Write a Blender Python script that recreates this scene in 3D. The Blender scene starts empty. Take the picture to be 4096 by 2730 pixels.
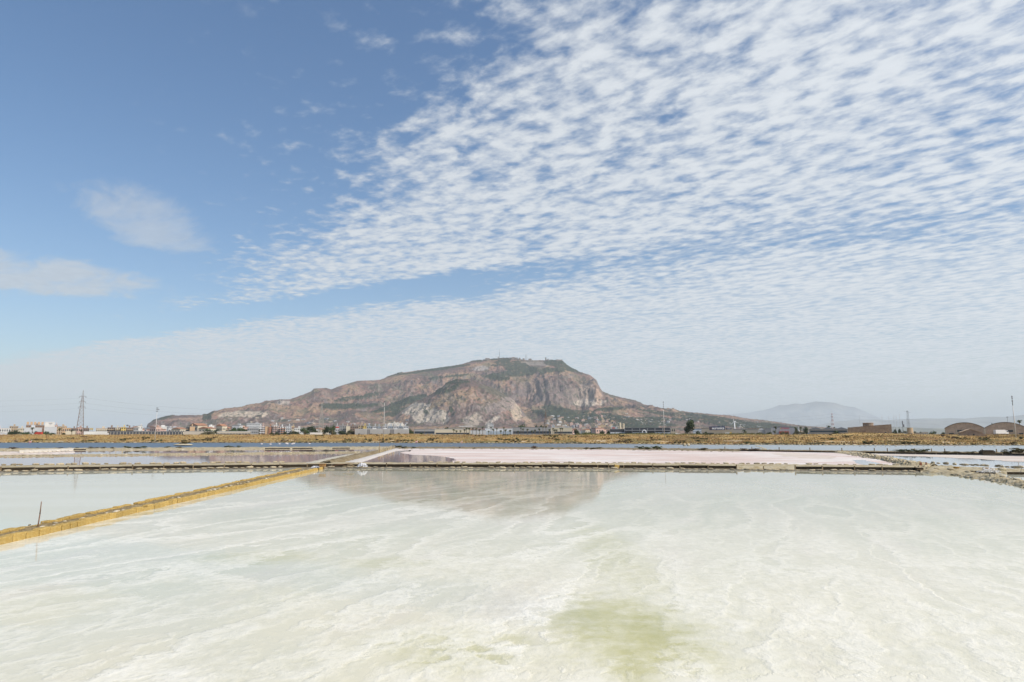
import bpy, bmesh, math, random
import numpy as np
from mathutils import Vector, Matrix, Euler
R = math.radians
rnd = random.Random(7)
sc = bpy.context.scene
col = sc.collection

# ------------------------------------------------------------------ camera
F = 2731.0; CX = 2048.0; CY = 1365.0; TH = math.atan(382.0 / F); CH = 3.0
cam_d = bpy.data.cameras.new('camera'); cam = bpy.data.objects.new('camera', cam_d); col.objects.link(cam)
cam_d.sensor_width = 36.0; cam_d.lens = F / 4096.0 * 36.0
cam_d.clip_start = 0.3; cam_d.clip_end = 200000.0
cam.location = (0, 0, CH); cam.rotation_euler = (math.pi / 2 + TH, 0, 0)
sc.camera = cam

# ------------------------------------------------------------------ light
SUN_AZ = R(120)      # to the right of the view, a little behind it
SUN_EL = R(46)
sun_d = bpy.data.lights.new('sun', 'SUN'); sun_d.energy = 4.0; sun_d.angle = R(0.53); sun_d.color = (1.0, 0.94, 0.84)
sun = bpy.data.objects.new('sun', sun_d); col.objects.link(sun)
sdir = Vector((math.sin(SUN_AZ) * math.cos(SUN_EL), math.cos(SUN_AZ) * math.cos(SUN_EL), math.sin(SUN_EL)))
sun.rotation_euler = sdir.to_track_quat('Z', 'Y').to_euler()

sc.view_settings.view_transform = 'Standard'; sc.view_settings.look = 'None'
sc.view_settings.gamma = 1.0; sc.view_settings.exposure = 0.05; sc.view_settings.use_curve_mapping = False
sc.render.engine = 'CYCLES'
sc.cycles.max_bounces = 6; sc.cycles.diffuse_bounces = 2; sc.cycles.glossy_bounces = 3; sc.cycles.volume_bounces = 2
sc.cycles.transparent_max_bounces = 8
sc.cycles.use_denoising = True
try:
    sc.cycles.denoising_prefilter = 'ACCURATE'
except Exception: pass

class NT:
    """small helper for node trees"""
    def __init__(s, tree): s.t = tree; s.n = tree.nodes; s.l = tree.links
    def put(s, sock, v):
        if v is None: return
        if hasattr(v, 'is_output') or hasattr(v, 'links'): s.l.new(v, sock)
        else: sock.default_value = v
    def m(s, op, a, b=None, c=None, clamp=False):
        x = s.n.new('ShaderNodeMath'); x.operation = op; x.use_clamp = clamp
        s.put(x.inputs[0], a); s.put(x.inputs[1], b)
        if c is not None: s.put(x.inputs[2], c)
        return x.outputs[0]
    def ss(s, v, a, b, lo=0.0, hi=1.0):
        x = s.n.new('ShaderNodeMapRange'); x.interpolation_type = 'SMOOTHSTEP'
        s.put(x.inputs[0], v); x.inputs[1].default_value = a; x.inputs[2].default_value = b
        x.inputs[3].default_value = lo; x.inputs[4].default_value = hi
        return x.outputs[0]
    def mix(s, f, a, b, blend='MIX'):
        x = s.n.new('ShaderNodeMix'); x.data_type = 'RGBA'; x.blend_type = blend
        s.put(x.inputs[0], f)
        for i, v in ((6, a), (7, b)):
            if isinstance(v, (tuple, list)): x.inputs[i].default_value = tuple(v)[:3] + (1.0,)
            else: s.l.new(v, x.inputs[i])
        return x.outputs[2]
    def noise(s, vec, scale, detail=4, rough=0.5, dist=0.0, lac=2.0):
        x = s.n.new('ShaderNodeTexNoise'); x.noise_dimensions = '3D'
        if vec is not None: s.l.new(vec, x.inputs['Vector'])
        x.inputs['Scale'].default_value = scale; x.inputs['Detail'].default_value = detail
        x.inputs['Roughness'].default_value = rough; x.inputs['Distortion'].default_value = dist
        x.inputs['Lacunarity'].default_value = lac
        return x.outputs['Fac']
    def mapping(s, vec, loc=(0, 0, 0), rot=(0, 0, 0), scale=(1, 1, 1)):
        x = s.n.new('ShaderNodeMapping'); s.l.new(vec, x.inputs[0])
        x.inputs['Location'].default_value = loc; x.inputs['Rotation'].default_value = rot; x.inputs['Scale'].default_value = scale
        return x.outputs[0]
    def xyz(s, vec):
        x = s.n.new('ShaderNodeSeparateXYZ'); s.l.new(vec, x.inputs[0]); return x.outputs
    def comb(s, a, b, c):
        x = s.n.new('ShaderNodeCombineXYZ'); s.put(x.inputs[0], a); s.put(x.inputs[1], b); s.put(x.inputs[2], c); return x.outputs[0]

# ------------------------------------------------------------------ sky: physical sky with a layer of high cloud
world = bpy.data.worlds.new('World'); sc.world = world; world.use_nodes = True
w = NT(world.node_tree); w.n.clear()
sky = w.n.new('ShaderNodeTexSky'); sky.sky_type = 'NISHITA'; sky.sun_disc = False
sky.sun_elevation = SUN_EL; sky.sun_rotation = SUN_AZ
sky.altitude = 0; sky.air_density = 1.0; sky.dust_density = 1.6; sky.ozone_density = 1.2
bg1 = w.n.new('ShaderNodeBackground'); hsv = w.n.new('ShaderNodeHueSaturation'); hsv.inputs['Saturation'].default_value = 1.22; w.l.new(sky.outputs[0], hsv.inputs['Color']); w.l.new(hsv.outputs[0], bg1.inputs[0]); bg1.inputs[1].default_value = 0.135
tc = w.n.new('ShaderNodeTexCoord'); d = w.xyz(tc.outputs['Generated'])
zz = w.m('MAXIMUM', d[2], 0.02)
X = w.m('DIVIDE', d[0], zz); Y = w.m('DIVIDE', d[1], zz)
P = w.comb(X, Y, 0.0)
# streets of small cells lying at an angle
Pr = w.mapping(w.mapping(P, rot=(0, 0, R(48))), scale=(0.78, 1.0, 1.0))
warp = w.noise(Pr, 5.0, 3, 0.5)
Pw = w.n.new('ShaderNodeVectorMath'); Pw.operation = 'ADD'; w.l.new(Pr, Pw.inputs[0]); w.l.new(w.comb(w.m('MULTIPLY', warp, 0.05), w.m('MULTIPLY', warp, 0.05), 0.0), Pw.inputs[1])
cells = w.noise(Pw.outputs[0], 15.0, 6, 0.5, 0.0)
vor = w.n.new('ShaderNodeTexVoronoi'); vor.feature = 'SMOOTH_F1'; vor.inputs['Smoothness'].default_value = 0.6; vor.inputs['Scale'].default_value = 11.0; w.l.new(Pw.outputs[0], vor.inputs['Vector'])
cells = w.m('ADD', w.m('MULTIPLY', cells, 0.75), w.m('MULTIPLY', w.m('SUBTRACT', 0.95, vor.outputs['Distance']), 0.25))
big = w.noise(P, 1.7, 4, 0.55)
fine = w.noise(Pw.outputs[0], 34.0, 5, 0.6)
s_ = w.m('ADD', w.m('MULTIPLY', X, 0.859), w.m('MULTIPLY', Y, 0.512))
s_ = w.m('ADD', s_, w.m('MULTIPLY', w.m('SUBTRACT', big, 0.5), 0.65))
t_ = w.m('ADD', w.m('MULTIPLY', X, 0.506), w.m('MULTIPLY', Y, 0.863))
t_ = w.m('ADD', t_, w.m('MULTIPLY', w.m('SUBTRACT', w.noise(P, 1.1, 4, 0.6), 0.5), 1.0))
s_ = w.m('ADD', s_, w.m('MULTIPLY', w.m('MAXIMUM', w.m('SUBTRACT', Y, 4.7), 0.0), 0.45))
field = w.ss(s_, 0.22, 1.25)
gap = w.m('MULTIPLY', w.ss(t_, 3.15, 3.5), w.ss(t_, 3.75, 4.15, 1.0, 0.0))
gap = w.m('MULTIPLY', gap, w.ss(X, -0.5, 0.7, 1.0, 0.22))
field = w.m('MULTIPLY', field, w.m('SUBTRACT', 1.0, w.m('MULTIPLY', gap, 1.0)))
# threshold falls with cover, so the cells merge inside the field and break up at its edge
thr = w.m('MULTIPLY_ADD', field, -0.31, 0.655)
thr = w.m('ADD', thr, w.m('MULTIPLY', w.m('SUBTRACT', big, 0.5), -0.25))
v = w.m('SUBTRACT', w.m('ADD', w.m('MULTIPLY', cells, 0.80), w.m('MULTIPLY', fine, 0.20)), thr)
alto = w.ss(v, -0.08, 0.25)
alto = w.m('MULTIPLY', alto, w.ss(s_, -0.1, 0.85))
alto = w.m('MULTIPLY', alto, 0.93)
# two lone wisps on the left and a thin veil low in the sky
def blob(cx, cy, rx, ry, ang):
    ca, sa = math.cos(ang), math.sin(ang)
    dx = w.m('SUBTRACT', X, cx); dy = w.m('SUBTRACT', Y, cy)
    a = w.m('DIVIDE', w.m('ADD', w.m('MULTIPLY', dx, ca), w.m('MULTIPLY', dy, sa)), rx)
    b = w.m('DIVIDE', w.m('SUBTRACT', w.m('MULTIPLY', dy, ca), w.m('MULTIPLY', dx, sa)), ry)
    r2 = w.m('ADD', w.m('MULTIPLY', a, a), w.m('MULTIPLY', b, b))
    return r2
wn = w.noise(w.mapping(w.mapping(P, rot=(0, 0, R(48))), scale=(0.45, 1.0, 1.0)), 5.0, 6, 0.6, 0.4)
def wisp(r2, k):
    q = w.m('SUBTRACT', w.m('ADD', 1.0, w.m('MULTIPLY', w.m('SUBTRACT', wn, 0.5), 2.4)), r2)
    return w.m('MULTIPLY', w.ss(q, 0.0, 1.0), k)
w1 = wisp(blob(-3.0, 4.25, 0.80, 0.72, 0.0), 0.72)
w2 = wisp(blob(-1.72, 3.10, 0.30, 0.60, 0.25), 0.52)
veil_n = w.noise(w.mapping(P, rot=(0, 0, R(20)), scale=(0.5, 1.0, 1.0)), 0.8, 5, 0.6)
veil = w.m('MULTIPLY', w.ss(t_, 3.7, 5.2), w.m('MULTIPLY_ADD', veil_n, 1.0, -0.05))
veil = w.m('MULTIPLY', veil, 0.6)
mask = w.m('SUBTRACT', 1.0, w.m('MULTIPLY', w.m('MULTIPLY', w.m('SUBTRACT', 1.0, alto), w.m('SUBTRACT', 1.0, veil)), w.m('MULTIPLY', w.m('SUBTRACT', 1.0, w1), w.m('SUBTRACT', 1.0, w2))), clamp=True)
mask = w.m('MULTIPLY', mask, w.ss(d[2], 0.0, 0.06))
# cloud brightness: thick cells a little greyer than their edges, brighter towards the sun
sd = w.n.new('ShaderNodeVectorMath'); sd.operation = 'DOT_PRODUCT'; w.l.new(tc.outputs['Generated'], sd.inputs[0]); sd.inputs[1].default_value = sdir
cb = w.m('MULTIPLY_ADD', sd.outputs['Value'], 0.16, 0.80)
cb = w.m('MULTIPLY', cb, w.m('MULTIPLY_ADD', v, 0.35, 0.92))
bg2 = w.n.new('ShaderNodeBackground'); bg2.inputs[0].default_value = (0.91, 0.955, 1.0, 1); w.l.new(cb, bg2.inputs[1])
mx = w.n.new('ShaderNodeMixShader'); w.l.new(mask, mx.inputs[0]); w.l.new(bg1.outputs[0], mx.inputs[1]); w.l.new(bg2.outputs[0], mx.inputs[2])
wo = w.n.new('ShaderNodeOutputWorld'); w.l.new(mx.outputs[0], wo.inputs[0])

# ------------------------------------------------------------------ photo geometry -> places
def ray(px, py):
    a = (px - CX) / F; v = (CY - py) / F
    return a, math.cos(TH) - v * math.sin(TH), math.sin(TH) + v * math.cos(TH)
def gp(px, py, z=0.0):
    """the point at height z seen in direction (px, py)"""
    a, b, c = ray(px, py); k = (z - CH) / c
    return Vector((a * k, b * k, z))
def at(px, py, D):
    a, b, c = ray(px, py); k = D / b
    return Vector((a * k, D, CH + c * k))
def ue(px, py):
    a, b, c = ray(px, py); return a / b, c / b

# ------------------------------------------------------------------ numpy noise
def _h(ix, iy, seed):
    n = (ix.astype(np.int64) * 374761393 + iy.astype(np.int64) * 668265263 + seed * 1442695040) & 0xffffffff
    n = ((n ^ (n >> 13)) * 1274126177) & 0xffffffff
    n = n ^ (n >> 16)
    return n / 4294967295.0 * 2 * math.pi
def pnoise(x, y, seed=0):
    x = np.asarray(x, float); y = np.asarray(y, float)
    ix = np.floor(x); iy = np.floor(y); fx = x - ix; fy = y - iy
    u = fx * fx * fx * (fx * (fx * 6 - 15) + 10); v = fy * fy * fy * (fy * (fy * 6 - 15) + 10)
    def g(dx, dy):
        a = _h(ix + dx, iy + dy, seed); return np.cos(a) * (fx - dx) + np.sin(a) * (fy - dy)
    return ((g(0, 0) * (1 - u) + g(1, 0) * u) * (1 - v) + (g(0, 1) * (1 - u) + g(1, 1) * u) * v) * 1.5
def fbm(x, y, o=5, seed=0, gain=0.5):
    r = 0; a = 1.0; f = 1.0
    for i in range(o):
        r = r + a * pnoise(x * f + i * 17.3, y * f - i * 9.1, seed + i); a *= gain; f *= 2.03
    return r
def ridged(x, y, o=5, seed=0, gain=0.5):
    r = 0; a = 1.0; f = 1.0; w_ = 1.0
    for i in range(o):
        n = 1 - np.abs(pnoise(x * f + i * 7.7, y * f + i * 3.9, seed + i)); n = n * n
        r = r + a * n * w_; w_ = np.clip(n, 0, 1); a *= gain; f *= 2.05
    return r
def sstep(v, a, b):
    t = np.clip((v - a) / (b - a), 0, 1); return t * t * (3 - 2 * t)

# ------------------------------------------------------------------ materials
MATS = {}
def mat(name, c, rough=0.85, var=0.0, scale=1.0, c2=None, bump=0.0, bscale=None, rndv=0.0, metal=0.0, stretch=(1, 1, 1), lo=0.35, hi=0.65, coords='Object'):
    if name in MATS: return MATS[name]
    m = bpy.data.materials.new(name); m.use_nodes = True; t = NT(m.node_tree)
    b = m.node_tree.nodes['Principled BSDF']; b.inputs['Roughness'].default_value = rough; b.inputs['Metallic'].default_value = metal
    if rough > 0.6: b.inputs['Specular IOR Level'].default_value = 0.25
    tcx = t.n.new('ShaderNodeTexCoord'); vec = tcx.outputs[coords]
    if coords == 'World':
        pass
    if stretch != (1, 1, 1): vec = t.mapping(vec, scale=stretch)
    base = None
    if c2 is not None or var > 0:
        n = t.noise(vec, scale, 6, 0.62)
        f = t.ss(n, lo, hi)
        cc2 = c2 if c2 is not None else tuple(min(1, x * (1 - var)) for x in c)
        base = t.mix(f, c, cc2)
        if c2 is not None and var > 0:
            n2 = t.noise(vec, scale * 4.7, 4, 0.6)
            base = t.mix(t.m('MULTIPLY', t.ss(n2, 0.3, 0.7), var), base, tuple(x * 0.4 for x in c))
    if rndv > 0:
        oi = t.n.new('ShaderNodeObjectInfo')
        k = t.m('MULTIPLY_ADD', oi.outputs['Random'], 2 * rndv, 1 - rndv)
        hs = t.n.new('ShaderNodeHueSaturation'); hs.inputs['Fac'].default_value = 1
        t.put(hs.inputs['Value'], k)
        if base is None: hs.inputs['Color'].default_value = tuple(c) + (1,)
        else: t.l.new(base, hs.inputs['Color'])
        base = hs.outputs[0]
    if base is None: b.inputs['Base Color'].default_value = tuple(c) + (1,)
    else: t.l.new(base, b.inputs['Base Color'])
    if bump > 0:
        bn = t.n.new('ShaderNodeBump'); bn.inputs['Strength'].default_value = 1.0; bn.inputs['Distance'].default_value = bump
        t.l.new(t.noise(vec, bscale or scale * 3, 5, 0.6), bn.inputs['Height']); t.l.new(bn.outputs[0], b.inputs['Normal'])
    MATS[name] = m
    return m

# ------------------------------------------------------------------ object helpers
def tag(o, label=None, cat=None, group=None, kind=None):
    if label: o['label'] = label
    if cat: o['category'] = cat
    if group: o['group'] = group
    if kind: o['kind'] = kind
    return o
def thing(name, loc, label, cat, group=None, rz=0.0):
    o = bpy.data.objects.new(name, None); col.objects.link(o); o.empty_display_size = 0.2
    o.location = loc; o.rotation_euler = (0, 0, rz)
    return tag(o, label, cat, group)
def link(name, me, parent=None, loc=None, rot=None, scale=None):
    o = bpy.data.objects.new(name, me); col.objects.link(o)
    if parent is not None: o.parent = parent
    if loc is not None: o.location = loc
    if rot is not None: o.rotation_euler = rot
    if scale is not None: o.scale = scale
    return o
class MB:
    def __init__(s): s.v = []; s.f = []; s.mi = []; s.sm = False
    def add(s, vs, fs, mi=0):
        k = len(s.v); s.v.extend([tuple(p) for p in vs]); s.f.extend([tuple(i + k for i in f) for f in fs]); s.mi.extend([mi] * len(fs)); return s
    def box(s, c, sz, rz=0.0, mi=0, taper=1.0):
        x, y, z = sz[0] / 2, sz[1] / 2, sz[2] / 2; vs = []
        ca, sa = math.cos(rz), math.sin(rz)
        for dz in (-1, 1):
            k = taper if dz > 0 else 1.0
            for dx, dy in ((-1, -1), (1, -1), (1, 1), (-1, 1)):
                a, b = dx * x * k, dy * y * k
                vs.append((c[0] + a * ca - b * sa, c[1] + a * sa + b * ca, c[2] + dz * z))
        return s.add(vs, [(3, 2, 1, 0), (4, 5, 6, 7), (0, 1, 5, 4), (1, 2, 6, 5), (2, 3, 7, 6), (3, 0, 4, 7)], mi)
    def bar(s, a, b, r0, r1=None, n=4, mi=0):
        a = Vector(a); b = Vector(b); r1 = r0 if r1 is None else r1
        dr = (b - a); L = dr.length
        if L < 1e-6: return s
        q = dr.to_track_quat('Z', 'Y'); vs = []
        for p, r in ((a, r0), (b, r1)):
            for i in range(n):
                t = 2 * math.pi * (i + 0.5) / n
                vs.append(p + q @ Vector((math.cos(t) * r, math.sin(t) * r, 0)))
        fs = [(i, (i + 1) % n, n + (i + 1) % n, n + i) for i in range(n)] + [tuple(range(n - 1, -1, -1)), tuple(range(n, 2 * n))]
        return s.add(vs, fs, mi)
    def lathe(s, prof, n=16, c=(0, 0), mi=0, cap=True):
        vs = []
        for r, z in prof:
            for i in range(n):
                t = 2 * math.pi * i / n; vs.append((c[0] + r * math.cos(t), c[1] + r * math.sin(t), z))
        fs = []
        for j in range(len(prof) - 1):
            for i in range(n): fs.append((j * n + i, j * n + (i + 1) % n, (j + 1) * n + (i + 1) % n, (j + 1) * n + i))
        if cap: fs.append(tuple(range(n - 1, -1, -1))); fs.append(tuple((len(prof) - 1) * n + i for i in range(n)))
        return s.add(vs, fs, mi)
    def prism(s, pts, y0, y1, mi=0):
        """outline in x,z swept along y"""
        n = len(pts); vs = [(p[0], y0, p[1]) for p in pts] + [(p[0], y1, p[1]) for p in pts]
        fs = [tuple(range(n)), tuple(range(2 * n - 1, n - 1, -1))] + [(i, i + n, (i + 1) % n + n, (i + 1) % n) for i in range(n)]
        return s.add(vs, fs, mi)
    def mesh(s, name, mats, smooth=False):
        me = bpy.data.meshes.new(name); me.from_pydata(s.v, [], s.f)
        for m in (mats if isinstance(mats, (list, tuple)) else [mats]): me.materials.append(m)
        me.polygons.foreach_set('material_index', s.mi)
        if smooth: me.polygons.foreach_set('use_smooth', [True] * len(s.f))
        me.update()
        return me
    def obj(s, name, mats, parent=None, loc=None, rot=None, smooth=False):
        return link(name, s.mesh(name, mats, smooth), parent, loc, rot)
def grid_mesh(name, Xg, Yg, Zg, m, colr=None, smooth=True):
    ny, nx = Xg.shape
    me = bpy.data.meshes.new(name)
    co = np.stack([Xg, Yg, Zg], -1).reshape(-1, 3).astype(np.float32)
    i = np.arange(ny * nx).reshape(ny, nx)
    q = np.stack([i[:-1, :-1], i[:-1, 1:], i[1:, 1:], i[1:, :-1]], -1).reshape(-1, 4)
    me.vertices.add(len(co)); me.vertices.foreach_set('co', co.ravel())
    me.loops.add(q.size); me.loops.foreach_set('vertex_index', q.ravel().astype(np.int32))
    me.polygons.add(len(q)); me.polygons.foreach_set('loop_start', np.arange(0, q.size, 4, dtype=np.int32))
    me.polygons.foreach_set('use_smooth', np.full(len(q), smooth))
    me.update(calc_edges=True)
    if colr is not None:
        a = me.color_attributes.new('tint', 'FLOAT_COLOR', 'POINT')
        c4 = np.ones((len(co), 4), np.float32); c4[:, :3] = colr.reshape(-1, 3); a.data.foreach_set('color', c4.ravel())
    me.materials.append(m)
    return me
def attr_mat(name, rough=0.95, nscale=0.02, amt=0.35, bump=0.0, bscale=0.05, haze=None):
    m = bpy.data.materials.new(name); m.use_nodes = True; t = NT(m.node_tree)
    b = m.node_tree.nodes['Principled BSDF']; b.inputs['Roughness'].default_value = rough; b.inputs['Specular IOR Level'].default_value = 0.1
    a = t.n.new('ShaderNodeAttribute'); a.attribute_name = 'tint'
    tcx = t.n.new('ShaderNodeTexCoord'); vec = tcx.outputs['Object']
    n = t.noise(vec, nscale, 8, 0.68)
    k = t.m('MULTIPLY_ADD', t.ss(n, 0.25, 0.75), 2 * amt, 1 - amt)
    hs = t.n.new('ShaderNodeHueSaturation'); t.l.new(a.outputs['Color'], hs.inputs['Color']); t.put(hs.inputs['Value'], k)
    t.l.new(hs.outputs[0], b.inputs['Base Color'])
    if bump:
        bn = t.n.new('ShaderNodeBump'); bn.inputs['Distance'].default_value = bump
        t.l.new(t.noise(vec, bscale, 8, 0.65), bn.inputs['Height']); t.l.new(bn.outputs[0], b.inputs['Normal'])
    return m
# ------------------------------------------------------------------ mountain
SKY = [(440,1747),(575,1738),(583,1722),(588,1702),(593,1695),(620,1681),(660,1669),(700,1662),(770,1661),(830,1660),(850,1648),(900,1633),(930,1631),(965,1627),(1000,1617),(1040,1612),(1062,1604),(1120,1598),(1160,1597),(1210,1580),(1245,1565),(1257,1554),(1300,1552),(1325,1557),(1370,1541),(1430,1523),(1500,1521),(1520,1519),(1560,1505),(1600,1492),(1700,1478),(1790,1468),(1850,1456),(1890,1445),(1960,1438),(2000,1434),(2050,1433),(2110,1441),(2180,1441),(2222,1443),(2226,1441),(2249,1442),(2256,1451),(2280,1470),(2320,1488),(2360,1500),(2385,1520),(2396,1545),(2410,1566),(2440,1578),(2490,1591),(2540,1601),(2560,1610),(2580,1620),(2605,1621),(2620,1628),(2660,1634),(2700,1637),(2720,1644),(2780,1651),(2860,1658),(2920,1662),(2980,1673),(3060,1682),(3130,1692),(3200,1702),(3330,1712),(3500,1735),(3700,1747)]
su = np.array([ue(*p)[0] for p in SKY]); se = np.array([max(0, ue(*p)[1]) for p in SKY])
dpx = [(400,4700),(900,5000),(1300,5600),(1500,6300),(2000,6700),(2300,6500),(2400,6300),(2600,6000),(3330,5400),(3800,5200)]
du = np.array([ue(p, 1700)[0] for p, _ in dpx]); dd = np.array([q for _, q in dpx], float)
TT = np.array([0, .1, .2, .3, .36, .5, .65, .8, 1.0])
PR = [(560, [1, .97, .93, .85, .30, .18, .10, .05, 0]), (900, [1, .95, .86, .74, .36, .22, .12, .05, 0]), (1080, [1, .92, .84, .70, .48, .3, .16, .07, 0]),
      (1270, [1, .86, .74, .62, .54, .38, .22, .10, 0]), (1400, [1, .88, .77, .66, .59, .42, .25, .12, 0]), (1800, [1, .88, .76, .64, .57, .40, .24, .12, 0]),
      (2030, [1, .85, .77, .72, .55, .38, .25, .12, 0]), (2120, [1, .84, .765, .74, .47, .34, .22, .11, 0]), (2330, [1, .88, .82, .77, .46, .34, .22, .11, 0]),
      (2400, [1, .98, .95, .91, .62, .45, .28, .14, 0]), (2460, [1, .93, .86, .78, .70, .5, .32, .16, 0]), (3400, [1, .9, .8, .7, .62, .46, .3, .15, 0])]
pu = np.array([ue(p, 1650)[0] for p, _ in PR]); pv = np.array([q for _, q in PR])
HILL = [(1480,1747),(1560,1700),(1600,1650),(1640,1620),(1700,1588),(1740,1565),(1780,1535),(1830,1516),(1870,1515),(1900,1522),(1960,1547),(2020,1578),(2050,1600),(2070,1625),(2090,1650),(2110,1675),(2135,1700),(2180,1725),(2230,1747)]
hu = np.array([ue(*p)[0] for p in HILL]); he = np.array([max(0, ue(*p)[1]) for p in HILL])
HT = np.array([0, .15, .3, .42, .62, .8, 1.0]); HP = np.array([1, .86, .72, .60, .26, .12, 0])
DF = 2700.0
def mountain_z(x, y):
    x = np.asarray(x, float); y = np.asarray(y, float)
    u = x / y
    wob = fbm(x / 420, y / 900, 4, 11) * 0.010
    E1 = np.interp(u, su, se); D1 = np.interp(u, du, dd)
    t = (D1 - y) / (D1 - DF)
    # flutes and buttresses: the face steps in and out across the slope
    fl = ridged(x / 190, y / 1500, 5, 3) - 1.0
    fl2 = ridged(x / 620, y / 1700, 4, 23) - 1.0
    edge = sstep(t, 0.02, 0.12)
    clf = .22 + .78 * np.clip(sstep(u, .005, .03) * sstep(-u, -.145, -.125) + sstep(-u, .31, .36), 0, 1)
    tp = t + (fl * 0.020 + fl2 * 0.030) * edge * clf
    # profile table lookup (bilinear)
    iu = np.clip(np.searchsorted(pu, u) - 1, 0, len(pu) - 2)
    fu = np.clip((u - pu[iu]) / (pu[iu + 1] - pu[iu]), 0, 1)
    tc_ = np.clip(tp, 0, 1)
    it = np.clip(np.searchsorted(TT, tc_, side='right') - 1, 0, len(TT) - 2)
    ft = (tc_ - TT[it]) / (TT[it + 1] - TT[it])
    p = (pv[iu, it] * (1 - ft) + pv[iu, it + 1] * ft) * (1 - fu) + (pv[iu + 1, it] * (1 - ft) + pv[iu + 1, it + 1] * ft) * fu
    e = E1 * p
    z = e * y
    back = np.clip(1 - (y - D1) / 1500, 0, 1)
    z = np.where(t < 0, E1 * D1 * back ** 1.3, z)
    amp = np.clip(z / 260, 0, 1) * edge
    z = z + amp * (fbm(x / 260, y / 420, 6, 5, 0.55) * 36 - (1.4 - ridged(x / 330, y / 800, 5, 9)) * 38 + (ridged(x / 70, y / 160, 4, 31) - 1) * 11)
    # near hill
    D3 = 4350.0
    E3 = np.interp(u + wob * 0.3, hu, he)
    t3 = (D3 - y) / 950.0
    tq = np.clip(t3 + (ridged(x / 150, y / 500, 5, 41) - 1) * 0.035 * sstep(t3, 0.03, 0.2), 0, 1)
    z3 = E3 * np.interp(tq, HT, HP) * y
    z3 = np.where(t3 < 0, E3 * D3 * np.clip(1 - (y - D3) / 700, 0, 1) ** 1.4, z3)
    a3 = np.clip(z3 / 90, 0, 1) * sstep(t3, 0.03, 0.2)
    # tilted rock strata on the near hill
    st = np.abs(((x * 0.8 + z3 * 1.1 + fbm(x / 120, y / 120, 3, 2) * 40) / 46.0) % 1 - 0.5) * 2
    z3 = z3 + a3 * (fbm(x / 130, y / 200, 6, 51, 0.55) * 14 + (ridged(x / 60, y / 110, 4, 61) - 1.1) * 10 + (st - 0.5) * 5)
    k = 14.0
    zz_ = np.maximum(z, z3) + k * np.exp(-np.abs(z - z3) / k) * 0.3 * (np.minimum(z, z3) > 4)
    return zz_ + 3.0 - 1.5
def gz(x, y):
    return float(max(3.0, mountain_z(np.array([x]), np.array([y]))[0]))

def proj(x, y, z):
    """photo position of world points"""
    dz = z - CH; fwd = y * math.cos(TH) + dz * math.sin(TH); up = -y * math.sin(TH) + dz * math.cos(TH)
    return CX + F * x / fwd, CY - F * up / fwd
cols_u = np.unique(np.concatenate([np.linspace(ue(200, 1700)[0], ue(560, 1700)[0], 40), np.linspace(ue(560, 1700)[0], ue(3400, 1700)[0], 1250), np.linspace(ue(3400, 1700)[0], ue(3900, 1700)[0], 60)]))
rows = np.unique(np.concatenate([np.linspace(2500, 3300, 50), np.linspace(3300, 5000, 190), np.linspace(5000, 6900, 200), np.linspace(6900, 8400, 20)]))
U, Yg = np.meshgrid(cols_u, rows); Xg = U * Yg
Zg = mountain_z(Xg, Yg)
PXg, PYg = proj(Xg, Yg, Zg)
gy, gx = np.gradient(Zg); sy = gy / np.gradient(Yg, axis=0); sx = gx / np.gradient(Xg, axis=1)
slope = np.hypot(sy, sx)
nA = fbm(Xg / 300, Yg / 300, 6, 71); nB = fbm(Xg / 60, Yg / 60, 5, 81); nC = fbm(Xg / 140, Zg / 60, 5, 91)
def C(*c): return np.array(c, float)
base = C(.228, .137, .106) * np.ones(Zg.shape + (1,))
def mixc(cc, k): 
    global base
    base = base * (1 - k[..., None]) + np.asarray(cc) * k[..., None]
mixc(C(.100, .073, .066), sstep(nA, -.15, .35) * .85)          # darker heath
mixc(C(.29, .195, .12), sstep(-nA + nB * .3, .12, .5) * .75)   # pale dry grass
mixc(C(.10, .105, .065), sstep(fbm(Xg / 170, Yg / 230, 5, 101), .12, .45) * .55)
rk = sstep(slope + nB * .18, .70, 1.2)
mixc(C(.23, .18, .155), rk * .6)
mixc(C(.14, .125, .125), rk * sstep(nC, .0, .35) * .6)
def bl(cx, cy, rx, ry, ang=0.0, soft=.35):
    a = R(ang); dx = PXg - cx; dy = -(PYg - cy)
    p = (dx * math.cos(a) + dy * math.sin(a)) / rx; q = (dy * math.cos(a) - dx * math.sin(a)) / ry
    d_ = 1 - (p * p + q * q) + nC * 0.55 + nB * .3
    return sstep(d_, 0, soft)
front = (Yg < 4360)
for c_, cc, k in [((1700, 1655, 92, 42, -12), C(.38, .335, .275), .85), ((1890, 1682, 42, 28, 20), C(.37, .31, .25), .75), ((2062, 1645, 22, 52, 12), C(.44, .35, .26), .8), ((1975, 1680, 40, 9, 30), C(.42, .37, .31), .8), ((2115, 1690, 30, 16, -35), C(.36, .25, .17), .8), ((2010, 1622, 80, 32, 25), C(.26, .21, .19), .7)]:
    mixc(cc, bl(*c_) * front * k)
mixc(C(.25, .20, .175), front * sstep(ridged((Xg + Zg) / 34, (Yg - Zg) / 200, 4, 111), 1.15, 1.45) * sstep(PYg, 1560, 1620) * .8)
mixc(C(.06, .07, .045), front * sstep(ridged((Xg - Zg) / 28, Zg / 60, 3, 121), 1.35, 1.55) * sstep(Zg, 20, 60) * .7)
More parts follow.
